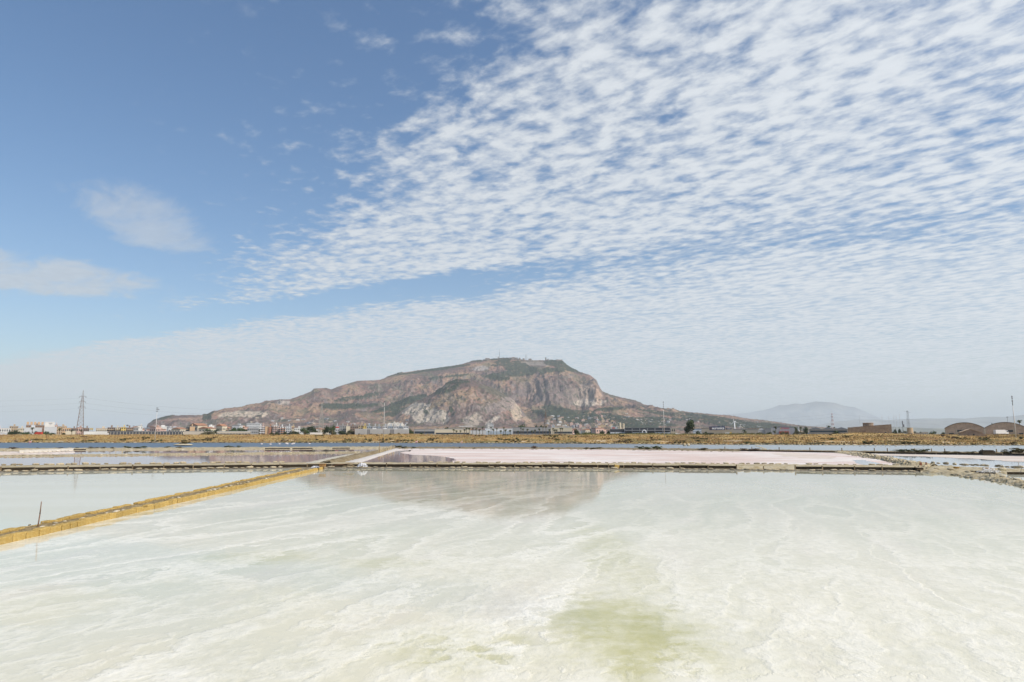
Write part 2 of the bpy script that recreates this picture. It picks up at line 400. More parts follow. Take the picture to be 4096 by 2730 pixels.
for c_, cc, k in [((960, 1665, 125, 20, 4), C(.43, .36, .28), .85), ((740, 1685, 110, 16, 3), C(.30, .20, .15), .8), ((610, 1690, 40, 26, 0), C(.12, .11, .115), .7), ((1130, 1612, 30, 9, 0), C(.40, .34, .29), .8), ((1110, 1690, 55, 14, 8), C(.33, .29, .24), .6),  # dark headland patch: shadow on the cliff's left face painted into the colour
             ((2345, 1580, 62, 42, 4), C(.30, .235, .19), .85), ((2365, 1612, 66, 17, 0), C(.45, .38, .31), .85), ((2392, 1585, 14, 38, 0), C(.46, .30, .21), .6), ((2180, 1560, 110, 44, 0), C(.17, .135, .125), .6), ((1920, 1474, 34, 11, 0), C(.30, .27, .25), .8), ((2150, 1456, 90, 9, 0), C(.28, .24, .21), .7), ((2270, 1588, 70, 24, 10), C(.19, .15, .135), .5), ((2130, 1580, 12, 32, -25), C(.36, .25, .19), .6)]:
    mixc(cc, bl(*c_) * (~front) * k)
tone = C(.028, .042, .024)
forest = np.zeros(Zg.shape)
def fr(k, *a, behind=None):
    global forest
    b = bl(*a) * k
    if behind is not None: b = b * behind
    forest = np.maximum(forest, b)
bh = ~front
fr(1, 2070, 1470, 110, 22, -12, behind=bh); fr(.9, 2120, 1492, 170, 13, 4, behind=bh); fr(1, 1990, 1512, 55, 14, -8, behind=bh); fr(.8, 2240, 1462, 80, 17, -20, behind=bh); fr(.7, 1960, 1440, 150, 6, 4, behind=bh)
fr(1, 1745, 1480, 160, 5, 8, behind=bh); fr(.8, 1560, 1502, 60, 5, 14, behind=bh); fr(.9, 1800, 1508, 90, 5, 6, behind=bh)
fr(1, 1600, 1618, 150, 15, 19, behind=bh); fr(.9, 1400, 1628, 110, 11, 4, behind=bh); fr(.9, 1590, 1655, 90, 24, 14, behind=bh); fr(.8, 1480, 1690, 130, 18, 8, behind=bh); fr(.8, 1330, 1625, 60, 8, 0, behind=bh); fr(.7, 1440, 1590, 110, 10, 10, behind=bh); fr(1, 1170, 1687, 58, 7, 0, behind=bh)
fr(.9, 1020, 1680, 30, 9, 30, behind=bh); fr(.8, 850, 1640, 22, 14, 60, behind=bh); fr(.8, 830, 1672, 20, 20, 50, behind=bh); fr(.6, 640, 1678, 60, 6, 12, behind=bh)
fr(1, 2230, 1655, 110, 26, -12); fr(1, 2330, 1680, 130, 22, 0); fr(.9, 2430, 1640, 60, 9, 4); fr(.8, 2400, 1665, 130, 14, -6); fr(.8, 2560, 1700, 160, 16, 0); fr(.8, 2650, 1655, 90, 9, -8); fr(.7, 2880, 1688, 220, 18, -8); fr(.9, 2820, 1668, 130, 6, -7); fr(.7, 3080, 1710, 160, 12, -5); fr(.8, 2600, 1680, 150, 9, 0)
fr(.8, 1705, 1652, 8, 12, 40, behind=front); fr(.9, 1808, 1648, 9, 20, 20, behind=front); fr(.8, 1830, 1530, 60, 10, 0, behind=front); fr(.6, 1790, 1560, 60, 14, 20, behind=front)
clump = sstep(fbm(Xg / 34, Yg / 40, 4, 131) + forest * 1.05, .22, .5)
fm = np.clip(clump * sstep(forest, .05, .5), 0, 1)
mixc(tone * np.ones(3), fm * .93)
spot = sstep(fbm(Xg / 26, Yg / 30, 3, 141), .38, .58) * .8 * (Zg > 12)
mixc(C(.05, .062, .038), spot * (1 - fm))
# field edges and earth roads on the lower slopes
low = sstep(PYg, 1630, 1690) * bh
mixc(C(.33, .26, .19), low * sstep(ridged(Xg / 210, Yg / 260, 3, 151), 1.42, 1.52) * .7)
Zg = Zg + fm * (5.0 + 6.0 * np.abs(fbm(Xg / 18, Yg / 18, 3, 161)))
Zg = Zg + spot * (1 - fm) * 4
mountain = link('mountain', grid_mesh('mountain', Xg, Yg, Zg, attr_mat('mountain_ground', nscale=0.045, amt=0.42, bump=9.0, bscale=0.03), base))
tag(mountain, kind='structure')

# far ranges that fade into the haze
def far_range(name, pts, D, thick, seed, c, rough):
    u_ = np.array([ue(*p)[0] for p in pts]); e_ = np.array([ue(*p)[1] for p in pts])
    uu = np.linspace(u_[0], u_[-1], 340); yy = np.linspace(D - thick, D + thick * .6, 70)
    U_, Y_ = np.meshgrid(uu, yy); X_ = U_ * Y_
    E_ = np.interp(U_, u_, e_); tt = np.abs(Y_ - D) / np.where(Y_ < D, thick, thick * .6)
    sh = np.clip(1 - tt, 0, 1) ** 1.2
    Z_ = E_ * D * sh * (1 + 0) + sstep(tt, 0.02, .25) * np.clip(E_ * D / 200, 0, 1) * (ridged(X_ / (thick * .22), Y_ / (thick * .35), 5, seed) - 1.2) * rough
    Z_ = Z_ * sstep(np.minimum(U_ - u_[0], u_[-1] - U_), 0, .01) + 1.0
    nn = fbm(X_ / (thick * .12), Y_ / (thick * .12), 5, seed + 5)
    cc = np.asarray(c) * (1 + .45 * np.clip(nn, -1, 1)[..., None])
    o = link(name, grid_mesh(name, X_, Y_, Z_, attr_mat(name + '_ground', nscale=0.002, amt=.3), cc)); tag(o, kind='structure'); return o
far_range('far_mountain', [(2700,1747),(2800,1690),(2860,1661),(2950,1655),(3000,1650),(3060,1640),(3100,1628),(3120,1620),(3140,1622),(3180,1614),(3210,1617),(3240,1610),(3262,1606),(3300,1608),(3340,1612),(3380,1624),(3420,1630),(3450,1642),(3480,1655),(3520,1672),(3560,1690),(3620,1715),(3700,1747)], 38000, 8000, 5, (.15, .14, .12), 260)
far_range('far_hills', [(3100,1747),(3200,1715),(3300,1695),(3350,1686),(3420,1680),(3500,1678),(3550,1680),(3640,1676),(3700,1674),(3760,1675),(3800,1673),(3860,1675),(3900,1671),(3960,1667),(4020,1668),(4060,1664),(4096,1660),(4300,1655),(4700,1662),(5200,1690),(5600,1747)], 24000, 5500, 15, (.16, .145, .11), 90)
far_range('low_hills', [(3150,1747),(3290,1737),(3400,1716),(3500,1708),(3600,1707),(3700,1713),(3800,1716),(3900,1717),(4096,1719),(4400,1712),(4900,1747)], 12500, 2600, 25, (.13, .125, .075), 15)

# ------------------------------------------------------------------ ground sheets
plain = MB(); plain.add([(-60000, 520, 3), (60000, 520, 3), (60000, 52000, 3), (-60000, 52000, 3)], [(0, 1, 2, 3)])
tag(plain.obj('plain', mat('plain_earth', (.20, .15, .09), c2=(.11, .10, .055), scale=0.01, var=.3)), kind='structure')
mudm = mat('mud', (.30, .25, .17), rough=.8, c2=(.42, .36, .27), scale=0.6, var=.4, bump=.03, bscale=3)
g_ = MB(); g_.add([(-3000, -800, -.12), (3000, -800, -.12), (3000, 330, -.12), (-3000, 330, -.12)], [(0, 1, 2, 3)])
tag(g_.obj('mud_ground', mudm), kind='structure')

# marsh: rises gently from the shore of the lagoon to the edge of the plain
SH = [(-900,1770),(0,1772),(1500,1772.5),(2200,1775),(2700,1779),(3000,1780.5),(3500,1782.5),(4096,1783),(5200,1786)]
shx = []; shy = []
for p in SH:
    q = gp(*p); shx.append(q.x / q.y); shy.append(q.y)
shx = np.array(shx); shy = np.array(shy)
def marsh_z(x, y):
    u = x / y; s0 = np.interp(u, shx, shy) + fbm(x / 14, y / 30, 3, 211) * 5
    k = (y - s0) / (545 - s0)
    z = 3.75 * sstep(k, -.02, .80) ** .8 - .2 * (k < 0)
    z = np.where(k > .86, 3.75 - (k - .86) / .14 * 1.1, z)
    px = CX + F * u
    z = z + np.clip(k * 3, 0, 1) * (fbm(x / 22, y / 30, 5, 221) * .42)
    for cx, cy_, w_, h_ in ((3410, 470, 12, 1.5), (3590, 440, 10, 1.1), (2560, 480, 20, .4), (1600, 500, 22, .55)):
        ux = (cx - CX) / F * cy_
        z = z + h_ * np.exp(-((x - ux) / w_) ** 2 - ((y - cy_) / 26) ** 2)
    return z
uu = np.linspace(-1.15, 1.15, 1100); kk = np.linspace(0, 1, 110)
U_, K_ = np.meshgrid(uu, kk); S0 = np.interp(U_, shx, shy) - 8
Ym = S0 + (560 - S0) * K_; Xm = U_ * Ym; Zm = marsh_z(Xm, Ym)
PXm, PYm = proj(Xm, Ym, Zm)
kq = (Ym - S0 - 8) / (545 - S0 - 8)
n1 = fbm(Xm / 16, Ym / 40, 5, 231); n2 = fbm(Xm / 5, Ym / 14, 4, 241); n3 = fbm(Xm / 60, Ym / 60, 4, 251)
base = C(.37, .23, .085) * np.ones(Zm.shape + (1,))
mixc(C(.42, .30, .13), sstep(n1, 0, .35) * .8 * sstep(kq, .0, .1))
mixc(C(.215, .125, .055), sstep(n3 + (kq - .55) * .6, .0, .3) * .8)
mixc(C(.10, .10, .035), sstep(n1 + n2 * .4, .12, .42) * .65 * sstep(-kq, -.6, -.1))
mixc(C(.55, .45, .30), sstep(-n1 + n2 * .4, .42, .6) * sstep(-kq, -.35, -.1) * .8)
mixc(C(.17, .17, .07), sstep(PXm, 2200, 2450) * sstep(-PXm, -2950, -2700) * sstep(kq, .62, .75) * .8)
mixc(C(.52, .38, .15), sstep(PXm, 2750, 2900) * sstep(kq, .55, .7) * sstep(n3, -.3, .1) * .7)
mixc(C(.045, .042, .02), sstep(-kq, -.075, -.035) * sstep(n2, -.5, -.1))  # dark waterline band: shade of the bank painted into the ground colour
Zm = Zm + sstep(kq, .02, .06) * (np.abs(n2) * .45 + np.abs(n1) * .3)
tag(link('marsh_ground', grid_mesh('marsh_ground', Xm, Ym, Zm, attr_mat('marsh_earth', nscale=0.35, amt=.35, bump=.25, bscale=.9), base)), kind='structure')

# dry grass: one mass of tufts
def tufts(name, n, sampler, hmin, hmax, mats_, seed):
    r = np.random.RandomState(seed); P_ = sampler(r, n); n = len(P_)
    B = 5
    ang = r.rand(n, B) * 2 * np.pi; sp = r.rand(n, B) * .25; H = hmin + (hmax - hmin) * r.rand(n, 1) * (.6 + .4 * r.rand(n, B))
    wd = .10 + .16 * r.rand(n, B); lean = (r.rand(n, B) - .5) * .7
    bx = P_[:, 0:1] + np.cos(ang) * sp; by = P_[:, 1:2] + np.sin(ang) * sp; bz = np.repeat(P_[:, 2:3] - .05, B, 1)
    dx = np.cos(ang * 3.3); dy = np.sin(ang * 3.3)
    v0 = np.stack([bx - dx * wd, by - dy * wd, bz], -1); v1 = np.stack([bx + dx * wd, by + dy * wd, bz], -1)
    v2 = np.stack([bx + lean * H + dx * wd * .3, by + lean * H * .5, bz + H], -1)
    co = np.stack([v0, v1, v2], 2).reshape(-1, 3).astype(np.float32); nt = len(co) // 3
    me = bpy.data.meshes.new(name); me.vertices.add(len(co)); me.vertices.foreach_set('co', co.ravel())
    me.loops.add(len(co)); me.loops.foreach_set('vertex_index', np.arange(len(co), dtype=np.int32))
    me.polygons.add(nt); me.polygons.foreach_set('loop_start', np.arange(0, len(co), 3, dtype=np.int32))
    for m_ in mats_: me.materials.append(m_)
    me.polygons.foreach_set('material_index', np.repeat(r.randint(0, len(mats_), n), B).astype(np.int32)); me.update(calc_edges=True)
    return link(name, me)
gm = [mat('dry_grass', (.36, .25, .10), rough=.9, rndv=0), mat('golden_grass', (.46, .33, .13), rough=.9), mat('rust_grass', (.25, .145, .065), rough=.9), mat('straw_grass', (.42, .33, .17), rough=.9)]
def samp_marsh(r, n):
    u = r.uniform(-.95, .95, n); k = r.rand(n) ** .9
    s0 = np.interp(u, shx, shy); y = s0 + 3 + (540 - s0) * k; x = u * y
    keep = fbm(x / 14, y / 22, 3, 261) > -.25
    x, y = x[keep], y[keep]
    return np.stack([x, y, marsh_z(x, y) + .1], -1)
tag(tufts('dry_grass', 60000, samp_marsh, .35, 1.0, gm, 3), kind='stuff')

# ------------------------------------------------------------------ water and salt
def poly(name, pts, z, m, kind='structure', jit=0.0, sub=1, seed=0):
    P_ = [gp(a, b, z) for a, b in pts]
    if sub > 1:
        Q = []
        rr = random.Random(seed)
        for i in range(len(P_)):
            a, b = P_[i], P_[(i + 1) % len(P_)]
            nrm = Vector((b.y - a.y, a.x - b.x, 0)); nrm.normalize()
            for j in range(sub):
                t = j / sub
                Q.append(a.lerp(b, t) + nrm * rr.uniform(-jit, jit) * (1 if j else .3))
        P_ = Q
    bm = bmesh.new(); vs = [bm.verts.new(p) for p in P_]; f = bm.faces.new(vs)
    if f.normal.z < 0: f.normal_flip()
    bm.normal_update(); bmesh.ops.triangulate(bm, faces=bm.faces[:])
    for f in bm.faces:
        if f.normal.z < 0: f.normal_flip()
    me = bpy.data.meshes.new(name); bm.to_mesh(me); bm.free(); me.materials.append(m)
    o = link(name, me); tag(o, kind=kind); return o

def water_mat(name, deep, crust=None, pattern=None, rip=0.004, rscale=6.0, rstretch=(.5, 1, 1), rough=.03, ior=1.33, coatw=1.0):
    m = bpy.data.materials.new(name); m.use_nodes = True; t = NT(m.node_tree)
    b = m.node_tree.nodes['Principled BSDF']
    b.inputs['Roughness'].default_value = 1.0; b.inputs['Specular IOR Level'].default_value = 0.0
    b.inputs['Coat Weight'].default_value = coatw; b.inputs['Coat Roughness'].default_value = rough; b.inputs['Coat IOR'].default_value = ior
    g = t.n.new('ShaderNodeNewGeometry'); vec = g.outputs['Position']
    if pattern: base_ = pattern(t, vec, b)
    else:
        n = t.noise(t.mapping(vec, scale=(.3, 1, 1)), .25, 5, .55)
        base_ = t.mix(t.ss(n, .35, .65), deep, crust or deep)
    if isinstance(base_, tuple): b.inputs['Base Color'].default_value = base_ + (1,)
    else: t.l.new(base_, b.inputs['Base Color'])
    bn = t.n.new('ShaderNodeBump'); bn.inputs['Distance'].default_value = rip
    t.l.new(t.noise(t.mapping(vec, scale=rstretch), rscale, 3, .55), bn.inputs['Height'])
    t.l.new(bn.outputs[0], b.inputs['Coat Normal'])
    return m

def pan_pattern(t, vec, b):
    p = t.xyz(vec)
    rot = t.mapping(vec, rot=(0, 0, R(21)))
    st = t.mapping(rot, scale=(1.0, .28, 1.0))
    wf = t.noise(vec, 1.6, 6, .62)
    wf2 = t.noise(vec, 5.0, 3, .55)
    def terr(off, scale, n_, wob):
        f = t.noise(t.mapping(st, loc=off), scale, 2, .4)
        f = t.m('ADD', t.m('MULTIPLY', f, n_), t.m('ADD', t.m('MULTIPLY', wf, wob), t.m('MULTIPLY', wf2, wob * .42)))
        return t.m('FRACT', f)
    s1 = terr((3.1, 1.7, 0), .30, 6.5, 1.0); s2 = terr((11.3, 5.2, 4), .62, 5.5, 1.1)
    line1 = t.m('MULTIPLY', t.m('POWER', s1, 2.2), t.ss(s1, .80, 1.0, 1, .0)); line2 = t.m('MULTIPLY', t.m('POWER', s2, 3.0), t.ss(s2, .78, 1.0, 1, .0))
    cover = t.ss(t.noise(vec, .13, 3, .5), .38, .62)
    near = t.ss(p[1], 34.0, 9.0)
    right = t.ss(p[0], -4.0, 6.0)
    crust = t.m('MAXIMUM', t.m('MULTIPLY', line1, t.m('MULTIPLY', t.m('MULTIPLY_ADD', cover, .5, .65), t.ss(p[0], 0.0, 9.0, 1.0, .55))), t.m('MULTIPLY', line2, t.m('MULTIPLY_ADD', near, .5, .25)))
    crust = t.m('ADD', crust, t.m('MULTIPLY', t.m('MULTIPLY', right, near), .28))
    crust = t.m('ADD', crust, t.m('MULTIPLY', t.m('SUBTRACT', wf2, .5), .38))
    puff = t.noise(t.mapping(rot, scale=(1.0, .6, 1.0)), 3.4, 5, .6, .3)
    nearer = t.ss(p[1], 24.0, 10.0)
    crust = t.m('ADD', crust, t.m('MULTIPLY', t.m('SUBTRACT', puff, .52), t.m('MULTIPLY_ADD', nearer, .85, .3)))
    crust = t.m('MAXIMUM', crust, t.m('MULTIPLY', t.ss(t.m('ADD', p[1], t.m('MULTIPLY', t.m('SUBTRACT', puff, .5), 2.2)), 9.35, 8.9), t.m('MULTIPLY', t.ss(p[0], -2.0, 1.0), .55)))
    crust = t.m('MULTIPLY', crust, t.ss(p[1], 60, 22, .12, 1.0), clamp=True)
    low_ = t.mix(t.ss(t.noise(st, .22, 4, .55), .35, .65), (.47, .465, .335), (.56, .525, .405))
    low_ = t.mix(t.m('MULTIPLY', near, .62), low_, (.73, .685, .51))
    # brine pools where algae tint the water green
    def dist(cx, cy, rx, ry):
        a = t.m('DIVIDE', t.m('SUBTRACT', p[0], cx), rx); c = t.m('DIVIDE', t.m('SUBTRACT', p[1], cy), ry)
        return t.m('ADD', t.m('ADD', t.m('MULTIPLY', a, a), t.m('MULTIPLY', c, c)), t.m('MULTIPLY', t.m('SUBTRACT', wf, .5), -2.6))
    g1 = t.m('MULTIPLY', t.ss(dist(1.85, 11.2, 1.3, 2.6), 1.5, -.3), 1.0)
    g2 = t.m('MULTIPLY', t.ss(dist(2.6, 18.5, 1.0, 6.5), 1.3, -.3), .5)
    g3 = t.m('MULTIPLY', t.ss(dist(-6.4, 17.7, 1.6, 1.1), 1.3, .1), .40)
    g4 = t.m('MAXIMUM', t.m('MULTIPLY', t.ss(dist(-3.0, 17.0, 1.3, .8), 1.3, .1), .32), t.m('MULTIPLY', t.ss(dist(-.75, 10.3, 1.1, 1.3), 1.4, -.2), .55))
    gg = t.m('MAXIMUM', t.m('MAXIMUM', g1, g2), t.m('MAXIMUM', g3, g4))
    c_ = t.mix(gg, low_, (.42, .395, .135))
    c_ = t.mix(t.m('MULTIPLY', t.ss(t.noise(st, .5, 3, .5), .55, .7), .35), c_, (.62, .55, .46))
    crust = t.m('MULTIPLY', crust, t.m('SUBTRACT', 1.0, t.m('MULTIPLY', g1, .75)))
    t.l.new(t.m('MULTIPLY_ADD', crust, -.55, .92), b.inputs['Coat Weight'])
    c_ = t.mix(crust, c_, (.80, .775, .69))
    bn = t.n.new('ShaderNodeBump'); bn.inputs['Distance'].default_value = .05; bn.inputs['Strength'].default_value = .5
    t.l.new(crust, bn.inputs['Height']); t.l.new(bn.outputs[0], b.inputs['Normal'])
    return c_
PAN = water_mat('milky_brine', (.6, .6, .5), pattern=pan_pattern, rip=.0009, coatw=.85, rscale=5.0, rstretch=(.35, 1, 1), rough=.02)
PAN2 = water_mat('milky_brine_calm', (.56, .55, .43), crust=(.60, .59, .48), coatw=.85, rip=.0009, rscale=5.0, rstretch=(.3, 1, 1), rough=.02)
MAUVE = water_mat('mauve_brine', (.33, .20, .235), crust=(.38, .25, .26), rip=.0008, rscale=4.0, rstretch=(.3, 1, 1), rough=.01)
PINKW = water_mat('rose_brine', (.33, .18, .22), crust=(.38, .24, .26), rip=.001, rscale=4.0, rstretch=(.3, 1, 1), rough=.015)
def lag_pattern(t, vec, b):
    p = t.xyz(vec)   # paler towards the right
    f = t.ss(t.m('ADD', t.m('DIVIDE', p[0], p[1]), t.m('MULTIPLY', t.noise(t.mapping(vec, scale=(.15, 1, 1)), .1, 3, .5), .12)), .02, .55)
    return t.mix(f, (.055, .085, .125), (.33, .37, .38))
LAG = water_mat('lagoon_water', (.045, .075, .11), crust=(.06, .09, .12), pattern=lag_pattern, rip=.004, rscale=1.0, rstretch=(.2, 1, 1), rough=.34)
RPOND = water_mat('pale_blue_brine', (.50, .53, .55), crust=(.56, .57, .57), rip=.001, rscale=4.0, rstretch=(.3, 1, 1), rough=.02)

dkR0 = gp(0, 2173); dkR1 = gp(1292, 1878)
near_pts = [(-60, 2192), (300, 2102), (1292, 1876), (1700, 1872), (2250, 1874), (2800, 1878), (3300, 1883), (3700, 1888), (4200, 1960), (5200, 2110), (5200, 3600), (-900, 3600), (-900, 2420)]
poly('salt_pan', near_pts, 0.0, PAN)
poly('salt_pan', [(-900, 1900), (0, 1890), (600, 1880), (1200, 1871), (1292, 1876), (300, 2102), (-60, 2192), (-900, 2420)], 0.004, PAN2)
poly('mauve_pond', [(-900, 1878), (-900, 1822), (0, 1819), (700, 1815), (1450, 1812), (1480, 1825), (1290, 1868), (600, 1876)], 0.0, MAUVE)
poly('mauve_pond', [(-900, 1822), (-900, 1797), (0, 1798), (700, 1797), (1560, 1794), (1450, 1815), (700, 1818), (0, 1823)], 0.004, MAUVE)
FLAT = mat('pink_salt', (.67, .535, .475), rough=.75, c2=(.78, .72, .67), scale=.16, var=.35, bump=.05, bscale=1.2, stretch=(.35, 1, 1), lo=.44, hi=.58)
poly('pink_salt_flat', [(1380, 1872), (1560, 1800), (1640, 1793), (2250, 1796), (2800, 1800), (3300, 1808), (3380, 1811), (3520, 1840), (3720, 1880), (3300, 1880), (2250, 1872)], 0.006, FLAT)
poly('rose_pool', [(1385, 1866), (1430, 1848), (1500, 1825), (1580, 1806), (1650, 1800), (1640, 1806), (1600, 1811), (1640, 1819), (1720, 1823), (1770, 1827), (1818, 1836), (1822, 1841), (1800, 1850), (1775, 1866)], 0.010, PINKW, jit=.35, sub=6, seed=4)
poly('blue_pool', [(3405, 1841), (3450, 1840), (3490, 1848), (3530, 1858), (3600, 1866), (3590, 1871), (3470, 1866), (3430, 1855)], 0.010, RPOND, jit=.2, sub=5, seed=5)
poly('right_pond', [(3470, 1812), (4200, 1822), (5200, 1850), (5200, 1905), (4200, 1885), (3900, 1872), (3700, 1862), (3560, 1838)], 0.0, RPOND)
poly('right_pond', [(3880, 1893), (4200, 1888), (5200, 1930), (5200, 2100), (4200, 1940), (4020, 1915)], 0.002, PAN2)
PM = mat('pink_mud', (.62, .50, .40), rough=.6, c2=(.74, .66, .58), scale=.3, var=.3, bump=.02, stretch=(.4, 1, 1))
poly('mud_bar', [(3480, 1815), (4200, 1828), (5200, 1850), (5200, 1880), (4200, 1852), (4030, 1846), (3900, 1836), (3720, 1828), (3500, 1822)], 0.012, PM, jit=.7, sub=7, seed=6)
poly('mud_bar', [(3070, 1815), (3200, 1813), (3290, 1822), (3340, 1832), (3290, 1838), (3200, 1835), (3130, 1822)], 0.012, PM, jit=.8, sub=6, seed=8)
poly('mud_bar', [(3000, 1870), (3180, 1860), (3260, 1862), (3300, 1872), (3100, 1873)], 0.012, PM, jit=.4, sub=6, seed=9)
poly('lagoon', [(-900, 1801), (-900, 1770), (0, 1771), (1500, 1771), (2200, 1773), (3000, 1778), (4096, 1780), (5200, 1784), (5200, 1836), (4096, 1820), (3300, 1807), (2250, 1795), (1600, 1790), (0, 1797)], -0.02, LAG)
# ------------------------------------------------------------------ dikes and banks
def resample(pts, step=None, n=None):
    P_ = [Vector(p) for p in pts]; L = [0]
    for a, b in zip(P_, P_[1:]): L.append(L[-1] + (b - a).length)
    n = n or max(2, int(L[-1] / step) + 1); out = []
    for i in range(n):
        s = L[-1] * i / (n - 1); j = min(len(P_) - 2, max(0, int(np.searchsorted(L, s, side='right')) - 1))
        k = (s - L[j]) / max(1e-6, L[j + 1] - L[j]); out.append(P_[j].lerp(P_[j + 1], min(1, max(0, k))))
    return out
def bank_mesh(name, Lp, Rp, n, h, m, seed=0, rough=.08, M=9, base_z=-.08, tilt=0.0, flat=.55):
    """raised strip of earth between two lines on the ground"""
    A = resample([gp(*p) for p in Lp], n=n); B = resample([gp(*p) for p in Rp], n=n)
    X_ = np.zeros((n, M)); Y_ = X_.copy(); Z_ = X_.copy()
    for i in range(n):
        for j in range(M):
            t = j / (M - 1); p = A[i].lerp(B[i], t); X_[i, j] = p.x; Y_[i, j] = p.y
            q = 1 - abs(2 * t - 1)
            Z_[i, j] = h * float(sstep(q, 0, 1 - flat)) + tilt * (t - .5) * min(1, q * 3)
    inner = np.zeros((n, M)); inner[:, 1:-1] = 1
    Z_ = Z_ + inner * rough * fbm(X_ / .9, Y_ / .9, 4, seed)
    X_ = X_ + rough * 1.5 * fbm(X_ / .7, Y_ / .7 + 50, 3, seed + 9); Y_ = Y_ + rough * 1.5 * fbm(X_ / .7 + 90, Y_ / .7, 3, seed + 19)
    Z_[:, 0] = base_z; Z_[:, -1] = base_z
    me = grid_mesh(name, X_, Y_, Z_, m)
    if len(me.polygons) and me.polygons[0].normal.z < 0:
        me.flip_normals()
    return me
EARTH = mat('salty_earth', (.37, .295, .165), rough=.95, c2=(.52, .455, .32), scale=1.3, var=.35, bump=.05, bscale=5)
EARTH2 = mat('dark_earth', (.20, .145, .075), rough=.95, c2=(.30, .25, .16), scale=1.1, var=.4, bump=.05, bscale=5)
STONE = mat('salt_stone', (.56, .49, .35), rough=.9, c2=(.38, .30, .19), scale=2.6, var=.35, bump=.03, bscale=9, rndv=.28)
STONE2 = mat('weathered_stone', (.50, .41, .26), rough=.9, c2=(.50, .45, .34), scale=2.6, var=.3, bump=.03, bscale=9, rndv=.3)
TUFF = mat('yellow_tuff', (.60, .43, .155), rough=.95, c2=(.50, .32, .085), scale=4.5, var=.4, bump=.03, bscale=18, rndv=.10)
WOOD = mat('wet_wood', (.030, .021, .012), rough=.85, c2=(.06, .042, .024), scale=2.0, var=.3, stretch=(1, 6, 6), rndv=.2)
WOODL = mat('weathered_wood', (.20, .14, .08), rough=.85, c2=(.30, .23, .14), scale=3.0, var=.3, rndv=.2)
SALT = mat('salt_crust', (.57, .53, .49), rough=.7, c2=(.44, .38, .30), scale=.9, var=.25, bump=.03, bscale=4, lo=.5, hi=.75)
WHITE_STONE = mat('white_salt_slab', (.72, .66, .56), rough=.85, c2=(.55, .47, .35), scale=2.0, var=.3, rndv=.15)
ORANGE_STONE = mat('orange_stone', (.50, .29, .08), rough=.9, c2=(.34, .20, .07), scale=4, var=.3)

def rock_mesh(name, seed, m, flat=.45, boxy=.5):
    r = random.Random(seed); mb = MB(); n = 8
    rings = [(-.5, .72), (-.1, 1.0), (.3, .92), (.5, .55)]
    vs = []
    for z, k in rings:
        for i in range(n):
            t = 2 * math.pi * (i + .5) / n; cx, sy_ = math.cos(t), math.sin(t)
            s = boxy / max(abs(cx), abs(sy_)) + (1 - boxy)
            j = r.uniform(.86, 1.1)
            vs.append((cx * s * k * .5 * j, sy_ * s * k * .5 * j, z * flat * 2 * r.uniform(.85, 1.1) * .5 + .25 * flat))
    fs = []
    for j in range(3):
        for i in range(n): fs.append((j * n + i, j * n + (i + 1) % n, (j + 1) * n + (i + 1) % n, (j + 1) * n + i))
    fs.append(tuple(range(n - 1, -1, -1))); fs.append(tuple(3 * n + i for i in range(n)))
    mb.add(vs, fs); return mb.mesh(name, m, True)
ROCKS = [rock_mesh('stone', i, STONE) for i in range(7)]
ROCKS2 = [rock_mesh('stone', 20 + i, STONE2, .5, .3) for i in range(5)]
SLABS = [rock_mesh('slab', 40 + i, WHITE_STONE, .35, .9) for i in range(3)]
ORO = rock_mesh('stone', 60, ORANGE_STONE, .5, .5)

# --- causeway of yellow tuff blocks, running from the left edge to the stone dike
cw = thing('tuff_causeway', gp(600, 2035), 'low causeway edged with two rows of yellow blocks, entering from the left edge', 'causeway')
def under(o, root):     # keep world placement under a root that only translates
    o.parent = root; o.location = Vector(o.location) - Vector(root.location); return o
def blk_mesh(seed):
    r = random.Random(seed); bm = bmesh.new(); bmesh.ops.create_cube(bm, size=1)
    for v in bm.verts: v.co += Vector([r.uniform(-.035, .035) for _ in range(3)])
    bmesh.ops.bevel(bm, geom=[e for e in bm.edges], offset=.07, segments=1, affect='EDGES')
    for v in bm.verts: v.co += Vector([r.uniform(-.018, .018) for _ in range(3)])
    me = bpy.data.meshes.new('tuff_block'); bm.to_mesh(me); bm.free(); me.materials.append(TUFF); return me
BLK = [blk_mesh(i) for i in range(6)]
aR, bR = gp(-170, 2222), gp(1290, 1878); aL, bL = gp(0, 2120, .2), gp(1190, 1873.5, .2); aL = aL + (aL - bL) * .12; aL.z = bL.z = 0
dv = (bR - aR).normalized(); ang = math.atan2(dv.y, dv.x); nr = Vector((-dv.y, dv.x, 0))
def row(a, b, off, seed):
    r = random.Random(seed); L = (b - a).length; s = 0; dvv = (b - a).normalized(); an = math.atan2(dvv.y, dvv.x)
    while s < L:
        ln = r.choice([.48, .52, .56, .60, .42]) ; gapw = .01 if r.random() < .85 else .05
        h = .19 + r.uniform(-.03, .025) - (.07 if r.random() < .08 else 0)
        c = a + dvv * (s + ln / 2) + Vector((-dvv.y, dvv.x, 0)) * (off + r.uniform(-.035, .035))
        o = link('tuff_block', r.choice(BLK), None, Vector((c.x, c.y, h / 2 - .045)), (r.uniform(-.03, .03), r.uniform(-.03, .03), an + r.uniform(-.06, .06)), (ln, .25, h + .09))
        under(o, cw); s += ln + gapw
row(aR, bR, .125, 1); row(aL, bL, -.125, 2)
A_ = resample([aL + nr * -.23, bL + nr * -.23], n=220); B_ = resample([aR + nr * .22, bR + nr * .22], n=220)
X_ = np.array([[A_[i].lerp(B_[i], j / 7).x for j in range(8)] for i in range(220)]); Y_ = np.array([[A_[i].lerp(B_[i], j / 7).y for j in range(8)] for i in range(220)])
Z_ = .125 + .05 * fbm(X_ / .4, Y_ / .4, 4, 301) + .03 * fbm(X_ / 2, Y_ / 2, 2, 302)
